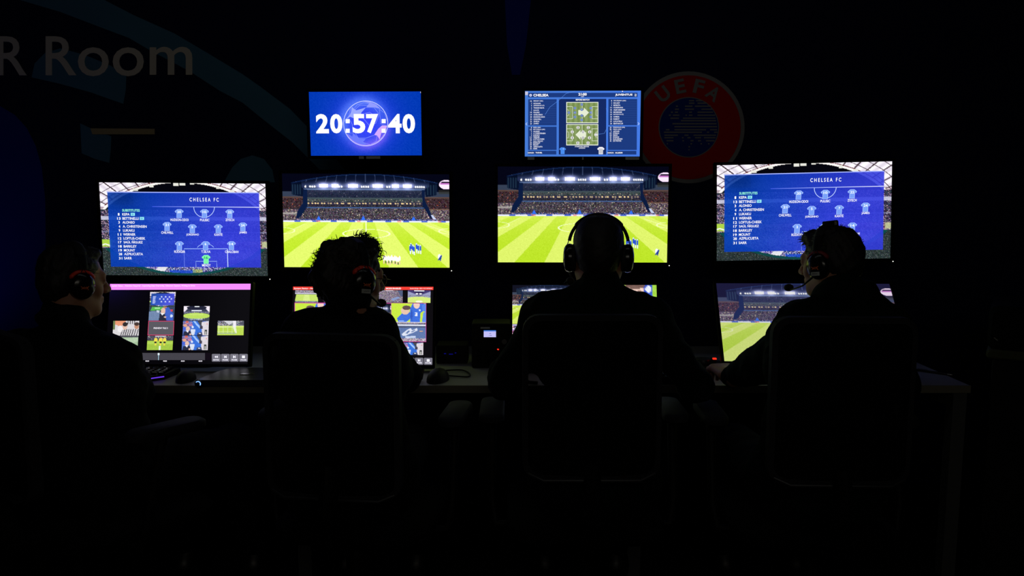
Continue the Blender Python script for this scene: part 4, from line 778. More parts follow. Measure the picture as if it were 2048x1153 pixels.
# ---------------------------------------------------------------- office chairs
def make_chair(label):
    t = thing('office_chair', label, 'chair', group='office chairs in a row at the desk')
    # local: origin on the floor under the seat, faces +y (towards the desk)
    mb = MB(); o = rrect(0, .86, .372, .45, .045); i_ = rrect(0, .86, .342, .42, .035)
    def bend(x): return -.19+.9*x*x
    rings = [[(p[0], bend(p[0])-.014, p[1]) for p in o], [(p[0], bend(p[0])+.014, p[1]) for p in o], [(p[0], bend(p[0])+.014, p[1]) for p in i_], [(p[0], bend(p[0])-.014, p[1]) for p in i_]]
    n = len(o); vs = [p for r in rings for p in r]; fs = [(a*n+j, a*n+(j+1) % n, ((a+1) % 4)*n+(j+1) % n, ((a+1) % 4)*n+j) for a in range(4) for j in range(n)]
    mb.add(vs, fs); mb.build('back_frame', M['chairframe'], t, True)
    mb = MB(); nx, nz = 13, 13; vs = []
    for s_ in (-.004, .004):
        for j in range(nz):
            for i in range(nx):
                x = -.176+.352*i/(nx-1); z = .86+.21*(2*j/(nz-1)-1); vs.append((x, bend(x)+s_, z))
    fs = []
    for j in range(nz-1):
        for i in range(nx-1):
            a = j*nx+i; fs.append((a, a+1, a+nx+1, a+nx)); b2 = a+nx*nz; fs.append((b2, b2+nx, b2+nx+1, b2+1))
    per = [i for i in range(nx)]+[j*nx+nx-1 for j in range(1, nz)]+[(nz-1)*nx+i for i in range(nx-2, -1, -1)]+[j*nx for j in range(nz-2, 0, -1)]
    for a, b2 in zip(per, per[1:]+per[:1]): fs.append((a, a+nx*nz, b2+nx*nz, b2))
    mb.add(vs, fs); mb.build('mesh_panel', M['openmesh'], t)
    o = rrect(0, .12, .46, .45, .09, 8)
    mb = MB(); mb.loft([[(p[0]*s_, .12+(p[1]-.12)*s_, z) for p in o] for s_, z in ((.93, .405), (1, .42), (1, .445), (.94, .458))]); mb.build('seat', M['mesh'], t, True)
    MB().tube([(0, -.195, .68), (0, -.225, .58), (0, -.16, .43), (0, .02, .395)], [.022, .024, .024, .02], 10, flat=1.6).build('back_bracket', M['black'], t, True)
    MB().tube([(-.17, bend(.17)-.014, .652), (-.13, bend(.13)-.018, .637), (.13, bend(.13)-.018, .637), (.17, bend(.17)-.014, .652)], .006, 8).build('lower_trim', M['grey'], t, True)
    for s_ in (-1, 1):
        MB().tube([(s_*.2, .06, .405), (s_*.265, .06, .41), (s_*.275, .08, .48), (s_*.275, .14, .722)], .014, 8).build('armrest_post', M['black'], t, True)
        o2 = rrect(s_*.275, .15, .075, .23, .036, 6); mb = MB(); mb.loft([[(s_*.275+(p[0]-s_*.275)*q, .15+(p[1]-.15)*q, z) for p in o2] for q, z in ((.9, .722), (1, .729), (1, .744), (.9, .752))]); mb.build('armrest_pad', M['chairframe'], t, True)
    MB().lathe([(.04, .40), (.045, .38), (.028, .37), (.028, .2), (.035, .18), (.035, .08)], 16).build('gas_column', M['black'], t, True)
    for q in range(5):
        a = 2*PI*q/5+.3; c_, s_ = math.cos(a), math.sin(a)
        MB().tube([(0, 0, .11), (.16*c_, .16*s_, .095), (.31*c_, .31*s_, .07)], [.024, .019, .014], 8).build('base_spoke', M['black'], t, True)
        T = Matrix.Translation((.31*c_, .31*s_, .029)) @ Matrix.Rotation(a, 4, 'Z') @ Matrix.Rotation(PI/2, 4, 'X')
        cw = MB().lathe([(.01, -.022), (.027, -.02), (.029, -.008), (.012, -.004), (.012, .004), (.029, .008), (.027, .02), (.01, .022)], 16, T).tube([(.31*c_, .31*s_, .03), (.31*c_, .31*s_, .075)], .008, 8)
        cw.build('caster', M['rubber'], t)
    return t
CH = make_chair('dark mesh office chair of the person in profile at the left end of the desk')
def place(o, px, Y, rz=0.0, dz_=0.0):
    p = at(px, 700, Y); o.location = (p.x, Y+.19, dz_); o.rotation_euler = (0, 0, rz)
CH.location = (-1.285, 2.315, 0); CH.rotation_euler = (0, 0, math.radians(-40))
for px, Y, rz, lb in ((672, 2.11, -.12, 'dark mesh office chair carrying the curly-haired person'), (1187, 2.12, 0, 'dark mesh office chair carrying the short-haired person in ear defenders'), (1700, 2.08, -.04, 'dark mesh office chair of the person facing left at the right end of the desk')):
    c_ = copy_tree(CH); c_['label'] = lb; place(c_, px, Y, rz)
    if px == 672: LOWB = c_
for root_ in (CH, LOWB):
    for ch in root_.children:
        if ch.name.split('.')[0] in ('back_frame', 'mesh_panel', 'lower_trim'): ch.location.z = -.05
# ---------------------------------------------------------------- people: distance fields turned into one smooth surface
class Field:
    def __init__(s, xs, ys, zs):
        s.ax = [np.asarray(a, np.float32) for a in (xs, ys, zs)]; s.D = np.full([len(a) for a in s.ax], 1.0, np.float32)
    def region(s, lo, hi):
        sl = []; 
        for a, l, h in zip(s.ax, lo, hi):
            i0, i1 = int(np.searchsorted(a, l)), int(np.searchsorted(a, h)); sl.append(slice(i0, max(i1, i0)))
        return tuple(sl)
    def put(s, fn, lo, hi, k=.02, op='u', mg=.05):
        sl = s.region([v-mg for v in lo], [v+mg for v in hi])
        X = s.ax[0][sl[0]][:, None, None]; Y = s.ax[1][sl[1]][None, :, None]; Z = s.ax[2][sl[2]][None, None, :]
        if 0 in (X.size, Y.size, Z.size): return
        d = fn(X, Y, Z); a = s.D[sl]
        if op == 'u':
            h = np.maximum(k-abs(a-d), 0)/k; s.D[sl] = np.minimum(a, d)-h*h*k*.25
        elif op == 's':
            h = np.maximum(k-abs(a+d), 0)/k; s.D[sl] = np.maximum(a, -d)+h*h*k*.25
        elif op == 'i': s.D[sl] = np.maximum(a, d)
    def cap(s, a, b, r1, r2, k=.02, flat=1.0, op='u'):
        a = np.array(a, float); b = np.array(b, float); c = (a+b)/2; r = max(r1, r2)
        def fn(X, Y, Z):
            Yq = (Y-c[1])/flat+c[1]; ba = b-a; ba = ba*np.array((1, 1/flat, 1)); aa = np.array((a[0], (a[1]-c[1])/flat+c[1], a[2]))
            px, py, pz = X-aa[0], Yq-aa[1], Z-aa[2]; L = (ba**2).sum()+1e-9
            h = np.clip((px*ba[0]+py*ba[1]+pz*ba[2])/L, 0, 1)
            return (np.sqrt((px-h*ba[0])**2+(py-h*ba[1])**2+(pz-h*ba[2])**2)-(r1+(r2-r1)*h))*min(1, flat*.5+.5)
        s.put(fn, np.minimum(a, b)-r, np.maximum(a, b)+r, k, op)
    def ell(s, c, r, T=None, k=.02, op='u'):
        r = np.array(r, float); Mi = np.array((T or Matrix.Identity(4)).inverted()); cc = np.array((T or Matrix.Identity(4)) @ Vector(c)); R = r.max()
        def fn(X, Y, Z):
            q = [Mi[i, 0]*X+Mi[i, 1]*Y+Mi[i, 2]*Z+Mi[i, 3]-c[i] for i in range(3)]
            k0 = np.sqrt(sum((q[i]/r[i])**2 for i in range(3)))+1e-6; k1 = np.sqrt(sum((q[i]/r[i]**2)**2 for i in range(3)))+1e-6
            return k0*(k0-1)/k1
        s.put(fn, cc-R, cc+R, k, op)
    def noise(s, amp, freq, seed=0):
        X = s.ax[0][:, None, None]; Y = s.ax[1][None, :, None]; Z = s.ax[2][None, None, :]; r = np.random.default_rng(seed); d = 0
        for o in range(4):
            f = freq*1.7**o; a, b, c = r.uniform(-1, 1, 3); v = np.array((a, b, c))/math.sqrt(a*a+b*b+c*c); ph = r.uniform(0, 6, 3)
            d = d+np.sin(f*(v[0]*X+v[1]*Y+v[2]*Z)+ph[0]+1.5*np.sin(f*.6*(v[1]*X-v[0]*Z+v[2]*Y)+ph[1]))/(1.35**o)
        s.D += (d*amp/2).astype(np.float32)
    def surface(s):
        D = s.D; ins = D < 0; nx, ny, nz = [n-1 for n in D.shape]; cnt = np.zeros((nx, ny, nz), np.int8)
        offs = [(i, j, k) for i in (0, 1) for j in (0, 1) for k in (0, 1)]
        for i, j, k in offs: cnt += ins[i:i+nx, j:j+ny, k:k+nz]
        cells = np.argwhere((cnt > 0) & (cnt < 8)); I, J, K = cells.T
        vals = {o: D[I+o[0], J+o[1], K+o[2]] for o in offs}; P = np.zeros((len(I), 3)); W = np.zeros(len(I))
        co = {o: np.stack([s.ax[0][I+o[0]], s.ax[1][J+o[1]], s.ax[2][K+o[2]]], 1) for o in offs}
        for o in offs:
            for ax in range(3):
                if o[ax] == 0:
                    q = list(o); q[ax] = 1; q = tuple(q); a, b = vals[o], vals[q]; m = (a < 0) != (b < 0)
                    t = np.where(m, a/np.where(m, a-b, 1), 0); pt = co[o]+(co[q]-co[o])*t[:, None]; P += pt*m[:, None]; W += m
        P /= W[:, None]; idx = np.full((nx, ny, nz), -1, np.int64); idx[I, J, K] = np.arange(len(I)); F_ = []
        for ax in range(3):
            A = ins[tuple(slice(0, -1) if q == ax else slice(None) for q in range(3))]; B = ins[tuple(slice(1, None) if q == ax else slice(None) for q in range(3))]
            e = np.argwhere(A != B); u, v = [(1, 2), (2, 0), (0, 1)][ax]
            ok = (e[:, u] > 0) & (e[:, v] > 0) & (e[:, u] < (nx, ny, nz)[u]) & (e[:, v] < (nx, ny, nz)[v]); e = e[ok]
            def g(du, dv):
                q = e.copy(); q[:, u] -= du; q[:, v] -= dv; return idx[q[:, 0], q[:, 1], q[:, 2]]
            Q = np.stack([g(1, 1), g(0, 1), g(0, 0), g(1, 0)], 1); fl = ~ins[e[:, 0], e[:, 1], e[:, 2]]; Q[fl] = Q[fl][:, ::-1]; F_.append(Q)
        F_ = np.concatenate(F_); return P, F_[(F_ >= 0).all(1)]
def mk(name, P, F_, m, parent, org=(0, 0, 0)):
    me = bpy.data.meshes.new(name); n = len(F_); me.vertices.add(len(P)); me.vertices.foreach_set('co', (P-np.array(org)).astype(np.float32).ravel())
    me.loops.add(n*4); me.loops.foreach_set('vertex_index', F_.astype(np.int32).ravel()); me.polygons.add(n)
    me.polygons.foreach_set('loop_start', np.arange(0, n*4, 4, dtype=np.int32)); me.polygons.foreach_set('use_smooth', np.ones(n, bool)); me.update(calc_edges=True); me.validate()
    me.materials.append(m); o = bpy.data.objects.new(name, me); C.objects.link(o)
    if parent: o.parent = parent
    else: o.location = org
    return o
def axis(lo, hi, coarse, fine):
    """grid coordinates: coarse spacing with finer ranges [(a, b, step)]"""
    out = [lo]; 
    while out[-1] < hi:
        st = coarse
        for a, b, f in fine:
            if a-.02 <= out[-1] <= b+.0: st = min(st, f)
        out.append(out[-1]+st)
    return np.array(out)
def head_field(Fd, T, nb):
    """T: head frame (x right, y forward, z up, metres); nb: base of the neck in the world"""
    E_ = lambda c, r, k=.015, op='u': Fd.ell(c, r, T, k, op)
    def Cp(a, b, r1, r2, k=.012, op='u'): Fd.cap(T @ Vector(a), T @ Vector(b), r1, r2, k, op=op)
    E_((0, -.012, .028), (.073, .095, .086)); E_((0, .03, -.03), (.060, .058, .078), .03); E_((0, .045, -.078), (.042, .036, .034), .03)
    Cp((-.05, .0, -.055), (-.02, .062, -.098), .022, .014, .03); Cp((.05, .0, -.055), (.02, .062, -.098), .022, .014, .03); E_((0, .073, -.1), (.019, .015, .015), .02)
    E_((-.036, .062, -.03), (.022, .018, .02), .02); E_((.036, .062, -.03), (.022, .018, .02), .02)
    Cp((-.034, .078, .02), (.034, .078, .02), .011, .011, .018)
    for s_ in (-1, 1):
        E_((s_*.031, .096, -.002), (.016, .012, .011), .012, 's'); E_((s_*.031, .078, -.002), (.0125, .0125, .0115), .004)
        Cp((s_*.018, .092, .006), (s_*.044, .085, .006), .0035, .003, .006)
        E_((s_*.076, -.008, -.006), (.008, .018, .031), .008); E_((s_*.083, -.004, -.004), (.006, .009, .016), .008, 's')
    Cp((0, .084, .012), (0, .112, -.028), .008, .0105, .012); Cp((-.011, .1, -.034), (.011, .1, -.034), .0075, .0075, .008)
    Cp((-.018, .087, -.058), (.018, .087, -.058), .0062, .0062, .008); Cp((-.016, .085, -.069), (.016, .085, -.069), .0072, .0072, .008); Cp((-.022, .095, -.0635), (.022, .095, -.0635), .0016, .0016, .004, 's')
    Cp((0, -.02, -.045), tuple(T.inverted() @ Vector(nb)), .050, .056, .03)
    Fd.cap(T @ Vector((0, .0, -.06)), Vector(nb)+Vector((0, .02, 0)), .04, .05, .03)
def hand_field(Fd, wrist, fwd, nrm, side, curl=(.5, .9, .6), spread=.06, k=.006):
    f = Vector(fwd).normalized(); n = Vector(nrm); n = (n-f*n.dot(f)).normalized(); s_ = f.cross(n).normalized()*side        # s_ towards the thumb
    w = Vector(wrist); Fd.cap(w-f*.03, w+f*.012, .026, .027, .02); kn = w+f*.09
    for q in np.linspace(-.030, .030, 4): Fd.cap(w+f*.02+s_*q*.7, kn+s_*q, .015, .0125, .02)
    for i, (off, L) in enumerate(((.031, .88), (.0105, 1.0), (-.0105, .95), (-.031, .76))):
        p = kn+s_*off; d = (f+s_*off*spread*30*.2).normalized(); ang = 0
        for j, (ln, r) in enumerate(((.042, .0095), (.026, .0085), (.021, .0078))):
            ang += curl[j]*(1+.08*i); dd = d*math.cos(ang)-n*math.sin(ang); q = p+dd*ln*L; Fd.cap(p, q, r, r-.0008, k if j else .012); p = q
    p = w+f*.022+s_*.028-n*.004
    for ln, r, a, c_ in ((.04, .013, .75, .35), (.032, .0105, .45, .5), (.025, .009, .2, .6)):
        dd = (f*math.cos(a)+s_*math.sin(a)-n*c_*.6).normalized(); q = p+dd*ln; Fd.cap(p, q, r, r-.0015, .008); p = q
def person(label, head, yaw, pitch, roll, J, up_m, scale=1.0, seed=1, thick=1.0, collar=.0, arm=1.0, hood=False, nape=False):
    """head: centre in the world; J: joints in the world"""
    T = Matrix.Translation(head) @ Matrix.Rotation(yaw, 4, 'Z') @ Matrix.Rotation(pitch, 4, 'X') @ Matrix.Rotation(roll, 4, 'Y') @ Matrix.Scale(scale, 4)
    pel = Vector(J['pelvis']); base = (pel.x, pel.y, 0); root = thing('person', label, 'person', base)
    V = lambda n: Vector(J[n])
    allp = [Vector(p) for p in J.values()]; lo = [min(p[i] for p in allp)-.14 for i in range(3)]; hi = [max(p[i] for p in allp)+.14 for i in range(3)]; lo[2] = -.01
    h = Vector(head); hi[2] = max(hi[2], h.z+.16); lo = [min(l, v-.15) for l, v in zip(lo, h)]; hi = [max(a, v+.15) for a, v in zip(hi, h)]
    fine = [[(h[i]-.13, h[i]+.13, .0042) for _ in (0,)] for i in range(3)]
    for s_ in 'LR':
        wv = V('wr'+s_); fdir = (V('hd'+s_)-wv).normalized(); m = wv+fdir*.07
        for i in range(3): fine[i].append((m[i]-(.085 if i < 2 else .055), m[i]+(.085 if i < 2 else .055), .0042))
    Fd = Field(*[axis(lo[i], hi[i], .012, fine[i]) for i in range(3)])
    def bodyprims(Fd, e, arms_end=1.0):
        cap = Fd.cap; th = thick
        nb, chest, waist = V('neck'), V('chest'), V('waist'); sx = (V('shR')-V('shL')).normalized()
        cap(chest-sx*.085, chest+sx*.085, .105*th+e, .105*th+e, .05, .86); cap(waist-sx*.055, waist+sx*.055, .105*th+e, .105*th+e, .05, .9)
        cap(pel-sx*.07, pel+sx*.07, .115*th+e, .115*th+e, .05, .9); cap(chest, waist, .12*th+e, .112*th+e, .06, .82); cap(waist, pel, .112*th+e, .118*th+e, .06, .9)
        up = (chest+V('neck'))/2; cap(up-sx*.035, up+sx*.035, .055+e, .055+e, .05, .9)
        for s_ in 'LR':
            sh, el, wr = V('sh'+s_), V('el'+s_), V('wr'+s_)
            cap(nb+Vector((0, 0, -.03)), sh, .034+e, .044+e, .03); cap(chest, sh, .08*th+e, .045+e, .05); cap(sh, el, .050*arm+e, .041*arm+e, .03); cap(el, el.lerp(wr, arms_end), .042*arm+e, (.041-.014*arms_end)+e, .02)
    def legs(Fd, e, end=1.0):
        for s_ in 'LR':
            hp, kn, an = V('hip'+s_), V('kn'+s_), V('an'+s_)
            Fd.cap(hp, kn, .078+e, .056+e, .04); Fd.cap(kn, kn.lerp(an, end), .054+e, .034+e, .03)
    bodyprims(Fd, -.004); legs(Fd, -.004)
    for s_ in 'LR': Fd.cap(V('an'+s_)+Vector((0, -.02, -.03)), V('to'+s_), .034, .026, .03)
    head_field(Fd, T, V('neck'))
    for s_, sd in (('L', 1), ('R', -1)):
        hand_field(Fd, V('wr'+s_), V('hd'+s_)-V('wr'+s_), J.get('nm'+s_) and (V('nm'+s_)) or (0, 0, 1), sd, J.get('_cu'+s_) or (.12, .18, .12))
    Fd.put(lambda X, Y, Z: .468-Z+0*X+0*Y, (lo[0], pel.y-.25, .3), (hi[0], pel.y+.2, .6), op='i', mg=0)
    P, F_ = Fd.surface(); mk('body', P, F_, M['skin'], root, base)
    # jacket
    ax = [axis(lo[i], hi[i], .0085, []) for i in range(3)]; ax[2] = ax[2][ax[2] > pel.z-.16]
    Fd = Field(*ax); bodyprims(Fd, .014, .93); nb = V('neck')
    Fd.cap(nb+Vector((0, 0, -.03)), nb.lerp(T @ Vector((0, -.02, -.05)), .30+collar), .068, .057, .03); 
    if nape: Fd.ell(tuple(nb+Vector((0, -.02, .035))), (.064, .056, .034), None, .02)
    if hood: Fd.ell(tuple(nb+Vector((0, -.035, .03))), (.088, .072, .045), None, .03); Fd.ell(tuple(nb+Vector((0, .03, .0))), (.075, .05, .04), None, .03)
    Fd.noise(.008, 30, seed)
    Fd.put(lambda X, Y, Z: .466-Z+0*X+0*Y, (lo[0], pel.y-.3, .3), (hi[0], pel.y+.3, .6), op='i', mg=0)
    P, F_ = Fd.surface(); mk('jacket', P, F_, up_m, root, base)
    ax = [axis(lo[i], hi[i], .01, []) for i in range(3)]; ax[2] = ax[2][ax[2] < pel.z+.14]
    Fd = Field(*ax); legs(Fd, .012, 1.03); sx = (V('shR')-V('shL')).normalized(); Fd.cap(pel-sx*.07, pel+sx*.07, .118, .118, .05, .9); Fd.noise(.005, 24, seed+3)
    Fd.put(lambda X, Y, Z: .466-Z+0*X+0*Y, (lo[0], pel.y-.25, .3), (hi[0], pel.y+.22, .6), op='i', mg=0)
    P, F_ = Fd.surface(); mk('trousers', P, F_, M['trouser'], root, base)
    for s_ in 'LR':
        an, to = V('an'+s_), V('to'+s_); Fd = Field(*[axis(min(an[i], to[i])-.11, max(an[i], to[i])+.11, .007, []) for i in range(3)])
        Fd.cap(an+Vector((0, -.03, -.025)), to, .042, .036, .03); Fd.cap(an+Vector((0, 0, .03)), an+Vector((0, -.02, -.035)), .044, .046, .03); Fd.put(lambda X, Y, Z: .004-Z+0*X+0*Y, (-9, -9, -9), (9, 9, 9), op='i', mg=0)
        P, F_ = Fd.surface(); mk('shoe', P, F_, M['shoe'], root, base)
    return root, T, base
def hair_mesh(root, base, T, m, blobs, cuts, noise=.004, nf=90, strands=(), seed=2, amp=None):
    """blobs: ellipsoids in the head frame; cuts: removed ellipsoids; strands: tubes in the head frame"""
    Fd = Field(*[axis(-.16, .16, .0048, [])]*3)
    for c, r in blobs: Fd.ell(c, r, None, .012)
    for c, r in cuts: Fd.ell(c, r, None, .006, 's')
    Fd.noise(noise, nf, seed); P, F_ = Fd.surface()
    Mt = np.array(T); P = P @ Mt[:3, :3].T+Mt[:3, 3]
    vs = [tuple(p) for p in P-np.array(base)]; fs = [tuple(f) for f in F_]
    mb = MB(); TT = Matrix.Translation(-Vector(base)) @ T
    for path, r in strands: mb.tube(path, r, 4, TT)
    n = len(vs); me = bpy.data.meshes.new('hair'); me.from_pydata(vs+mb.v, [], fs+[tuple(i+n for i in f) for f in mb.f]); me.materials.append(m)
    me.polygons.foreach_set('use_smooth', [True]*len(me.polygons)); o = bpy.data.objects.new('hair', me); C.objects.link(o); o.parent = root; return o
def headset(label, T, red=True, mic=1, sticker=False, navy=False, big=1.0, tape=False, redm='red', micpos=(.016, .106, -.077)):
    """mic: side of the boom (+1 right)"""
    loc = T.translation; R = T.copy(); R.translation = (0, 0, 0)
    t = thing('headset', label, 'headset', tuple(loc))
    B = lambda mb, n, m, p=None, s_=True: mb.build(n, M[m], p or t, s_)
    hb = .086 if navy else .095
    arc = [(math.sin(a)*.094, -.004, .028+math.cos(a)*hb) for a in np.linspace(-1.42, 1.42, 25)]
    B(MB().tube(arc, .0055, 10, R, flat=2.6), 'headband', 'black')
    pad = [(math.sin(a)*.092, -.004, .029+math.cos(a)*.094) for a in np.linspace(-.95, .95, 19)]
    if navy: B(MB().tube([(math.sin(a)*.094, -.004, .026+math.cos(a)*.088) for a in np.linspace(-.5, .5, 9)], .007, 10, R, flat=2.2), 'headband_cushion', 'navy')
    else: B(MB().tube(pad, [.004]+[.0095]*17+[.004], 10, R, flat=1.9), 'headband_cushion', 'pad')
    if tape: 
        B(MB().box((-.014, -.034, .112), (.014, .012, .139), R, b=.005), 'headband_block', 'black'); B(MB().box((-.0145, -.0355, .117), (-.001, -.0345, .135), R), 'label_sticker', 'sticker', None, False)
    for s_ in (-1, 1):
        X = s_*.093
        for y in (-.019, .011): B(MB().tube([(s_*.094, -.004, .045), (s_*.102, y, .022), (s_*.104, y*1.15, -.002)], .0016, 6, R), 'yoke_wire', 'chrome')
        Tc = R @ Matrix.Translation((s_*.082, -.004, -.012)) @ Matrix.Rotation(PI/2, 4, 'Y') @ Matrix.Diagonal((1.16, 1, s_, 1))
        cup = MB().lathe([(.030, .0), (.038, .002), (.0395, .010), (.037, .020), (.028, .027), (.012, .030), (.001, .0305)], 28, Tc)
        if s_ < 0: cup.f = [f[::-1] for f in cup.f]
        c_ = B(cup, 'ear_cup', 'gloss')
        B(MB().tube([tuple(Tc @ Vector((.031*math.cos(a), .031*math.sin(a), -.003))) for a in np.linspace(0, 2*PI, 25)], .008, 8), 'ear_cushion', 'pad')
        if red:
            B(MB().tube([tuple(Tc @ Vector((-.040*math.cos(a), .043*math.sin(a), .006))) for a in np.linspace(-1.05, 1.05, 15)], [.002]+[.0066]*13+[.002], 8, flat=1.3), 'red_arc', redm)
            B(MB().tube([tuple(Tc @ Vector((-.040-k*.006, 0, .006-k*.001))) for k in range(5)], [.006, .005, .004, .003, .002], 8), 'red_slider', redm)
            lg = MB()
            for a, b_ in (((-.012, .004), (-.002, -.003)), ((-.002, -.003), (.006, .003)), ((.006, .003), (.012, -.006)), ((-.01, -.004), (.0, .003)), ((.003, -.004), (.013, .005))):
                lg.tube([tuple(Tc @ Vector((.004-q[1], q[0]*s_, .0308))) for q in (a, b_)], .0011, 5)
            lg.build('printed_mark', M['orange'], c_)
        if sticker:
            Ts = Tc @ Matrix.Translation((.021, 0, .0295)); st = MB().box((-.0055, -.015, -.001), (.0055, .015, .001), Ts).build('label_sticker', M['sticker'], c_)
            sc = MB(); pts = [(-.010, -.001), (-.008, .003), (-.006, -.001), (-.003, .002), (0, -.001), (.003, .002), (.006, -.001), (.009, .001)]
            sc.tube([tuple(Ts @ Vector((-q[1]*.8, -q[0]*1.0, .0013))) for q in pts], .0006, 4); sc.build('handwriting', M['ink'], st)
    sd = mic
    if micpos:
        B(MB().tube([(sd*.1, .01, -.045), (sd*.088, .06, -.075), (micpos[0]+sd*.02, micpos[1]-.02, micpos[2]-.008), (micpos[0], micpos[1], micpos[2])], [.004, .003, .0025, .0025], 8, R), 'microphone_boom', 'black')
        B(MB().ball(micpos, (.0135, .018, .0135), 16, 12, R), 'microphone_foam', 'rubber')
    return t
def on(px, Y, z): return (at(px, 750, Y).x, Y, z)
def seated(cx_, Y, hd, neck, shL, shR, elL, elR, wrL, wrR, hdL, hdR, kneeY=2.72, wid=.1, kx=0.0):
    nk = Vector(neck); mid = (Vector(shL)+Vector(shR))/2; pel = Vector((cx_, Y, .577))
    J = dict(neck=nk, shL=shL, shR=shR, elL=elL, elR=elR, wrL=wrL, wrR=wrR, hdL=hdL, hdR=hdR, pelvis=pel)
    J['chest'] = mid.lerp(pel, .22)+Vector((0, .0, -.01)); J['waist'] = mid.lerp(pel, .66)+Vector((0, .0, 0))
    for s_, q in (('L', -1), ('R', 1)):
        J['hip'+s_] = pel+Vector((q*.09, .03, -.03)); J['kn'+s_] = Vector((cx_+q*wid*1.2+kx, kneeY, .54)); J['an'+s_] = Vector((cx_+q*wid*1.25+kx*1.1, kneeY+.1, .1)); J['to'+s_] = Vector((cx_+q*wid*1.4+kx*1.2, kneeY+.27, .036))
    return J
random.seed(4)
def spikes(n, zmin, L, r=.0009, c=(0, -.012, .03), rad=(.078, .1, .094), ok=lambda p: True, lean=(0, .0, 0)):
    out = []
    while len(out) < n:
        v = Vector([random.gauss(0, 1) for _ in range(3)]).normalized(); p = Vector((c[0]+v.x*rad[0], c[1]+v.y*rad[1], c[2]+v.z*rad[2]))
        if p.z < zmin or not ok(p): continue
        t = Vector([random.uniform(-1, 1) for _ in range(3)]); d = (v+t*.6+Vector(lean)).normalized(); l = L*random.uniform(.5, 1.3)
        out.append(([tuple(p-v*.004), tuple(p+v*l*.4+d*l*.3), tuple(p+v*l*.45+d*l*.9)], [r, r*.8, r*.2]))
    return out
def curls(n, zmin, ok=lambda p: True, c=(0, -.014, .034), rad=(.088, .11, .1), rr=(.006, .013), up=0.0, ls=(.012, .03), w=1.0):
    out = []
    while len(out) < n:
        v = Vector([random.gauss(0, 1) for _ in range(3)]).normalized(); p = Vector((c[0]+v.x*rad[0], c[1]+v.y*rad[1], c[2]+v.z*rad[2]))
        if p.z < zmin or not ok(p): continue
        a = v.cross(Vector((random.uniform(-1, 1), random.uniform(-1, 1), random.uniform(-1, 1)))).normalized(); b = v.cross(a).normalized(); R_ = random.uniform(*rr); tn = random.uniform(.7, 1.6); ln = random.uniform(*ls); ph = random.uniform(0, 6)
        pts = []
        for i in range(12):
            t = i/11; an = ph+2*PI*tn*t; ra = R_*(.5+.5*t); pts.append(tuple(p-v*.006+v*ln*t*.9+a*ln*.7*t+(v*math.cos(an)+b*math.sin(an))*ra+Vector((0, 0, up*t*.01))))
        out.append((pts, [q*w for q in [.0016]*4+[.0013]*5+[.001, .0007, .0003]]))
    return out
# --- person in profile on the left
Yh = 2.42
p1 = seated(-1.27, 2.41, None, at(128, 655, 2.37), at(35, 715, 2.32), at(228, 722, 2.34), at(0, 800, 2.50), at(270, 790, 2.50), on(140, 2.86, .795), on(262, 2.85, .795), on(165, 2.94, .787), on(254, 2.94, .787), kx=.2)
r, T, bs = person('person in dark clothes seen in right profile at the left edge of the desk', tuple(at(147, 561, Yh)), math.radians(-43), math.radians(-6), 0, p1, M['jacket'], .885, 11, 1.05, .2, nape=True)
bl = [((0, -.018, .034), (.079, .096, .090)), ((0, -.045, -.01), (.074, .066, .08)), ((0, .036, .09), (.05, .045, .026)), ((0, -.03, -.03), (.062, .064, .05)), ((0, -.045, -.055), (.052, .042, .04))]
cutf = [((0, .112, -.02), (.1, .07, .105)), ((-.0, .06, -.09), (.12, .075, .06)), ((0, -.0, -.15), (.2, .2, .062))]
hair_mesh(r, bs, T, M['hair'], bl, cutf, strands=spikes(350, .03, .010, .0008, ok=lambda p: p.y < .05, rad=(.077, .094, .09)))
headset('black headset with a bright red arc above the ear of the person in profile', T, True, 1, False, micpos=None)
# --- curly-haired person
p2 = seated(at(700, 900, 2.30).x, 2.30, None, at(702, 622, 2.37), at(616, 672, 2.34), at(744, 670, 2.38), at(577, 764, 2.43), at(803, 752, 2.50), on(640, 2.85, .775), on(798, 2.83, .785), on(655, 2.94, .765), on(790, 2.92, .772))
r, T, bs = person('curly-haired person in a dark jacket and glasses turned to the right', tuple(at(703, 553, 2.40)), math.radians(-52), math.radians(-8), 0, p2, M['jacket'], .94, 21, 1.0, .15, nape=True)
bl = [((0, -.02, .030), (.082, .100, .0885)), ((0, -.055, .0), (.082, .072, .072)), ((.0, .035, .085), (.06, .045, .035)), ((0, -.04, -.035), (.07, .066, .05)), ((0, -.045, -.06), (.058, .045, .042)), ((.0, .035, .102), (.05, .035, .022))]
st = curls(480, -.05, ok=lambda p: (p.y < .03 or p.z > .095) and not (-.03 < p.y < .02 and p.z > .1), c=(0, -.014, .028), rad=(.08, .1, .078), rr=(.005, .010)) + curls(150, .09, ok=lambda p: p.y > .02, c=(0, -.01, .03), rad=(.072, .098, .098), rr=(.008, .016)) + curls(40, .07, ok=lambda p: p.y > .05, c=(0, -.01, .03), rad=(.07, .102, .096), rr=(.010, .018))
st += curls(46, .08, ok=lambda p: p.y > .015, c=(0, -.01, .03), rad=(.066, .09, .096), rr=(.009, .015), ls=(.018, .032), w=1.25) + curls(60, .0, ok=lambda p: p.y < -.03 and p.z < .085, c=(0, -.014, .026), rad=(.08, .1, .076), rr=(.007, .012), ls=(.014, .026), w=1.2)
hair_mesh(r, bs, T, M['hairb'], bl, [((0, .125, -.02), (.1, .065, .088)), ((-.0, .06, -.09), (.12, .075, .06)), ((0, -.0, -.165), (.2, .2, .07))], .010, 60, st, 7)
headset('black headset with a red arc and white label worn over curly hair', T, True, 1, True, navy=True)
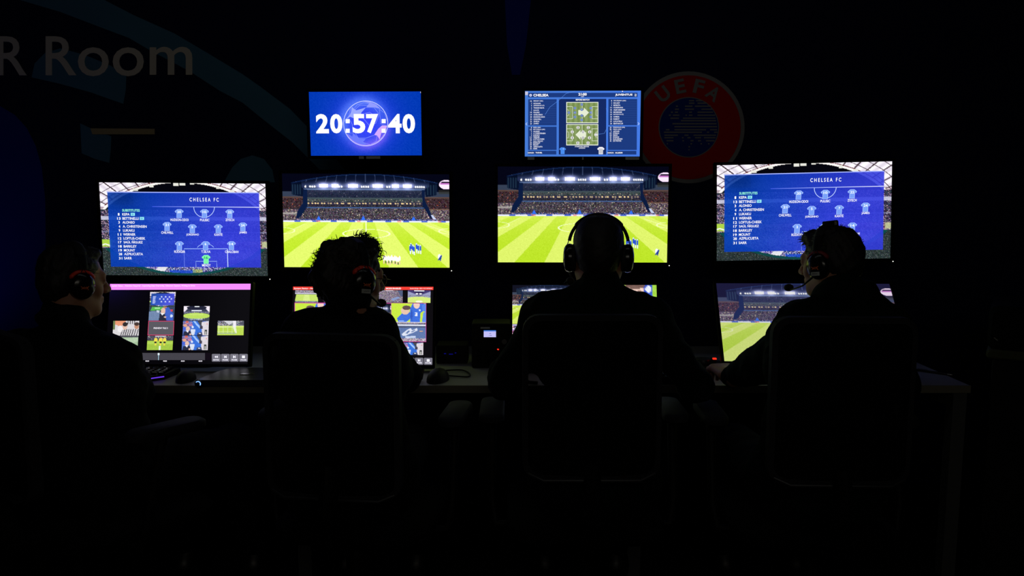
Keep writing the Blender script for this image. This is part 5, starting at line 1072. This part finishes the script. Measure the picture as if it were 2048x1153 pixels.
g_ = thing('eyeglasses', 'thin-framed glasses on the curly-haired person', 'glasses', tuple(T.translation)); Rr = T.copy(); Rr.translation = (0, 0, 0)
for s_ in (-1, 1):
    ring = [(s_*.033+.022*math.cos(a), .096-.06*abs(.022*math.cos(a))*0, -.003+.0175*math.sin(a)) for a in np.linspace(0, 2*PI, 25)]
    MB().tube(ring, .0013, 6, Rr).build('rim', M['chrome'], g_, True); MB().lathe([(.001, -.0006), (.0205, -.0004), (.0205, .0004), (.001, .0006)], 24, Rr @ Matrix.Translation((s_*.033, .096, -.003)) @ Matrix.Rotation(PI/2, 4, 'X') @ Matrix.Diagonal((1.03, .82, 1, 1))).build('lens', M['lens'], g_, True)
    MB().tube([(s_*.055, .096, .002), (s_*.074, .10, .002), (s_*.079, .05, .003), (s_*.081, .01, .002)], .0012, 6, Rr).build('temple_arm', M['chrome'], g_, True)
MB().tube([(-.011, .096, 0), (0, .101, .004), (.011, .096, 0)], .0012, 6, Rr).build('bridge', M['chrome'], g_, True)
# --- short-haired person seen from behind
p3 = seated(at(1192, 900, 2.30).x, 2.30, None, at(1196, 572, 2.38), at(1090, 634, 2.37), at(1299, 640, 2.37), at(1007, 763, 2.44), at(1391, 772, 2.46), on(1012, 2.79, .805), on(1368, 2.79, .81), on(1018, 2.88, .80), on(1362, 2.88, .805))
r, T, bs = person('short-haired person in a dark fleece seen squarely from behind', tuple(at(1197, 509, 2.41)), math.radians(-6), math.radians(-4), 0, p3, M['green'], .925, 31, .86, .0, .88)
bl = [((0, -.016, .032), (.0765, .0985, .0885)), ((0, -.042, .0), (.071, .07, .07)), ((0, -.03, -.03), (.06, .062, .045)), ((.018, -.014, .045), (.060, .085, .076)), ((-.018, -.014, .045), (.060, .085, .076))]
hair_mesh(r, bs, T, M['hair'], bl, [((0, .12, -.02), (.1, .07, .1)), ((-.0, .06, -.09), (.12, .075, .06)), ((0, -.0, -.13), (.2, .2, .07))], .001, 200, spikes(260, .05, .006, .0007, rad=(.0755, .097, .088)))
headset('black ear-defender headset with wire yokes worn by the short-haired person', T, False, -1, False, micpos=(-.09, .02, -.088))
# --- person facing left on the right
p4 = seated(.89, 2.30, None, at(1680, 602, 2.41), at(1600, 650, 2.38), at(1764, 652, 2.35), at(1522, 732, 2.52), at(1800, 768, 2.44), on(1462, 2.70, .785), on(1792, 2.63, .80), on(1443, 2.78, .795), on(1772, 2.71, .79))
p4['_cuL'] = (.35, .7, .5)
r, T, bs = person('person in a dark hooded top facing left with one hand on a controller', tuple(at(1661, 523, 2.48)), math.radians(40), math.radians(-8), 0, p4, M['green'], .88, 41, 1.05, .2, hood=True)
bl = [((0, -.018, .034), (.080, .096, .090)), ((0, -.045, .0), (.076, .070, .072)), ((-.0, .042, .088), (.05, .045, .028)), ((0, -.03, -.03), (.066, .062, .05)), ((-.0, .074, .084), (.03, .02, .02))]
hair_mesh(r, bs, T, M['hair'], bl, [((0, .13, -.03), (.1, .07, .1)), ((-.0, .06, -.09), (.12, .075, .06)), ((0, -.0, -.15), (.2, .2, .075))], .004, 90, spikes(500, .03, .010, .0008, ok=lambda p: p.y < .06, rad=(.079, .095, .09)) + spikes(140, .07, .012, .001, c=(-.0, .074, .084), rad=(.03, .02, .02)))
headset('black headset with a block on its headband worn by the person facing left', T, True, -1, True, tape=True, redm='reddull', micpos=(-.03, .150, -.082))
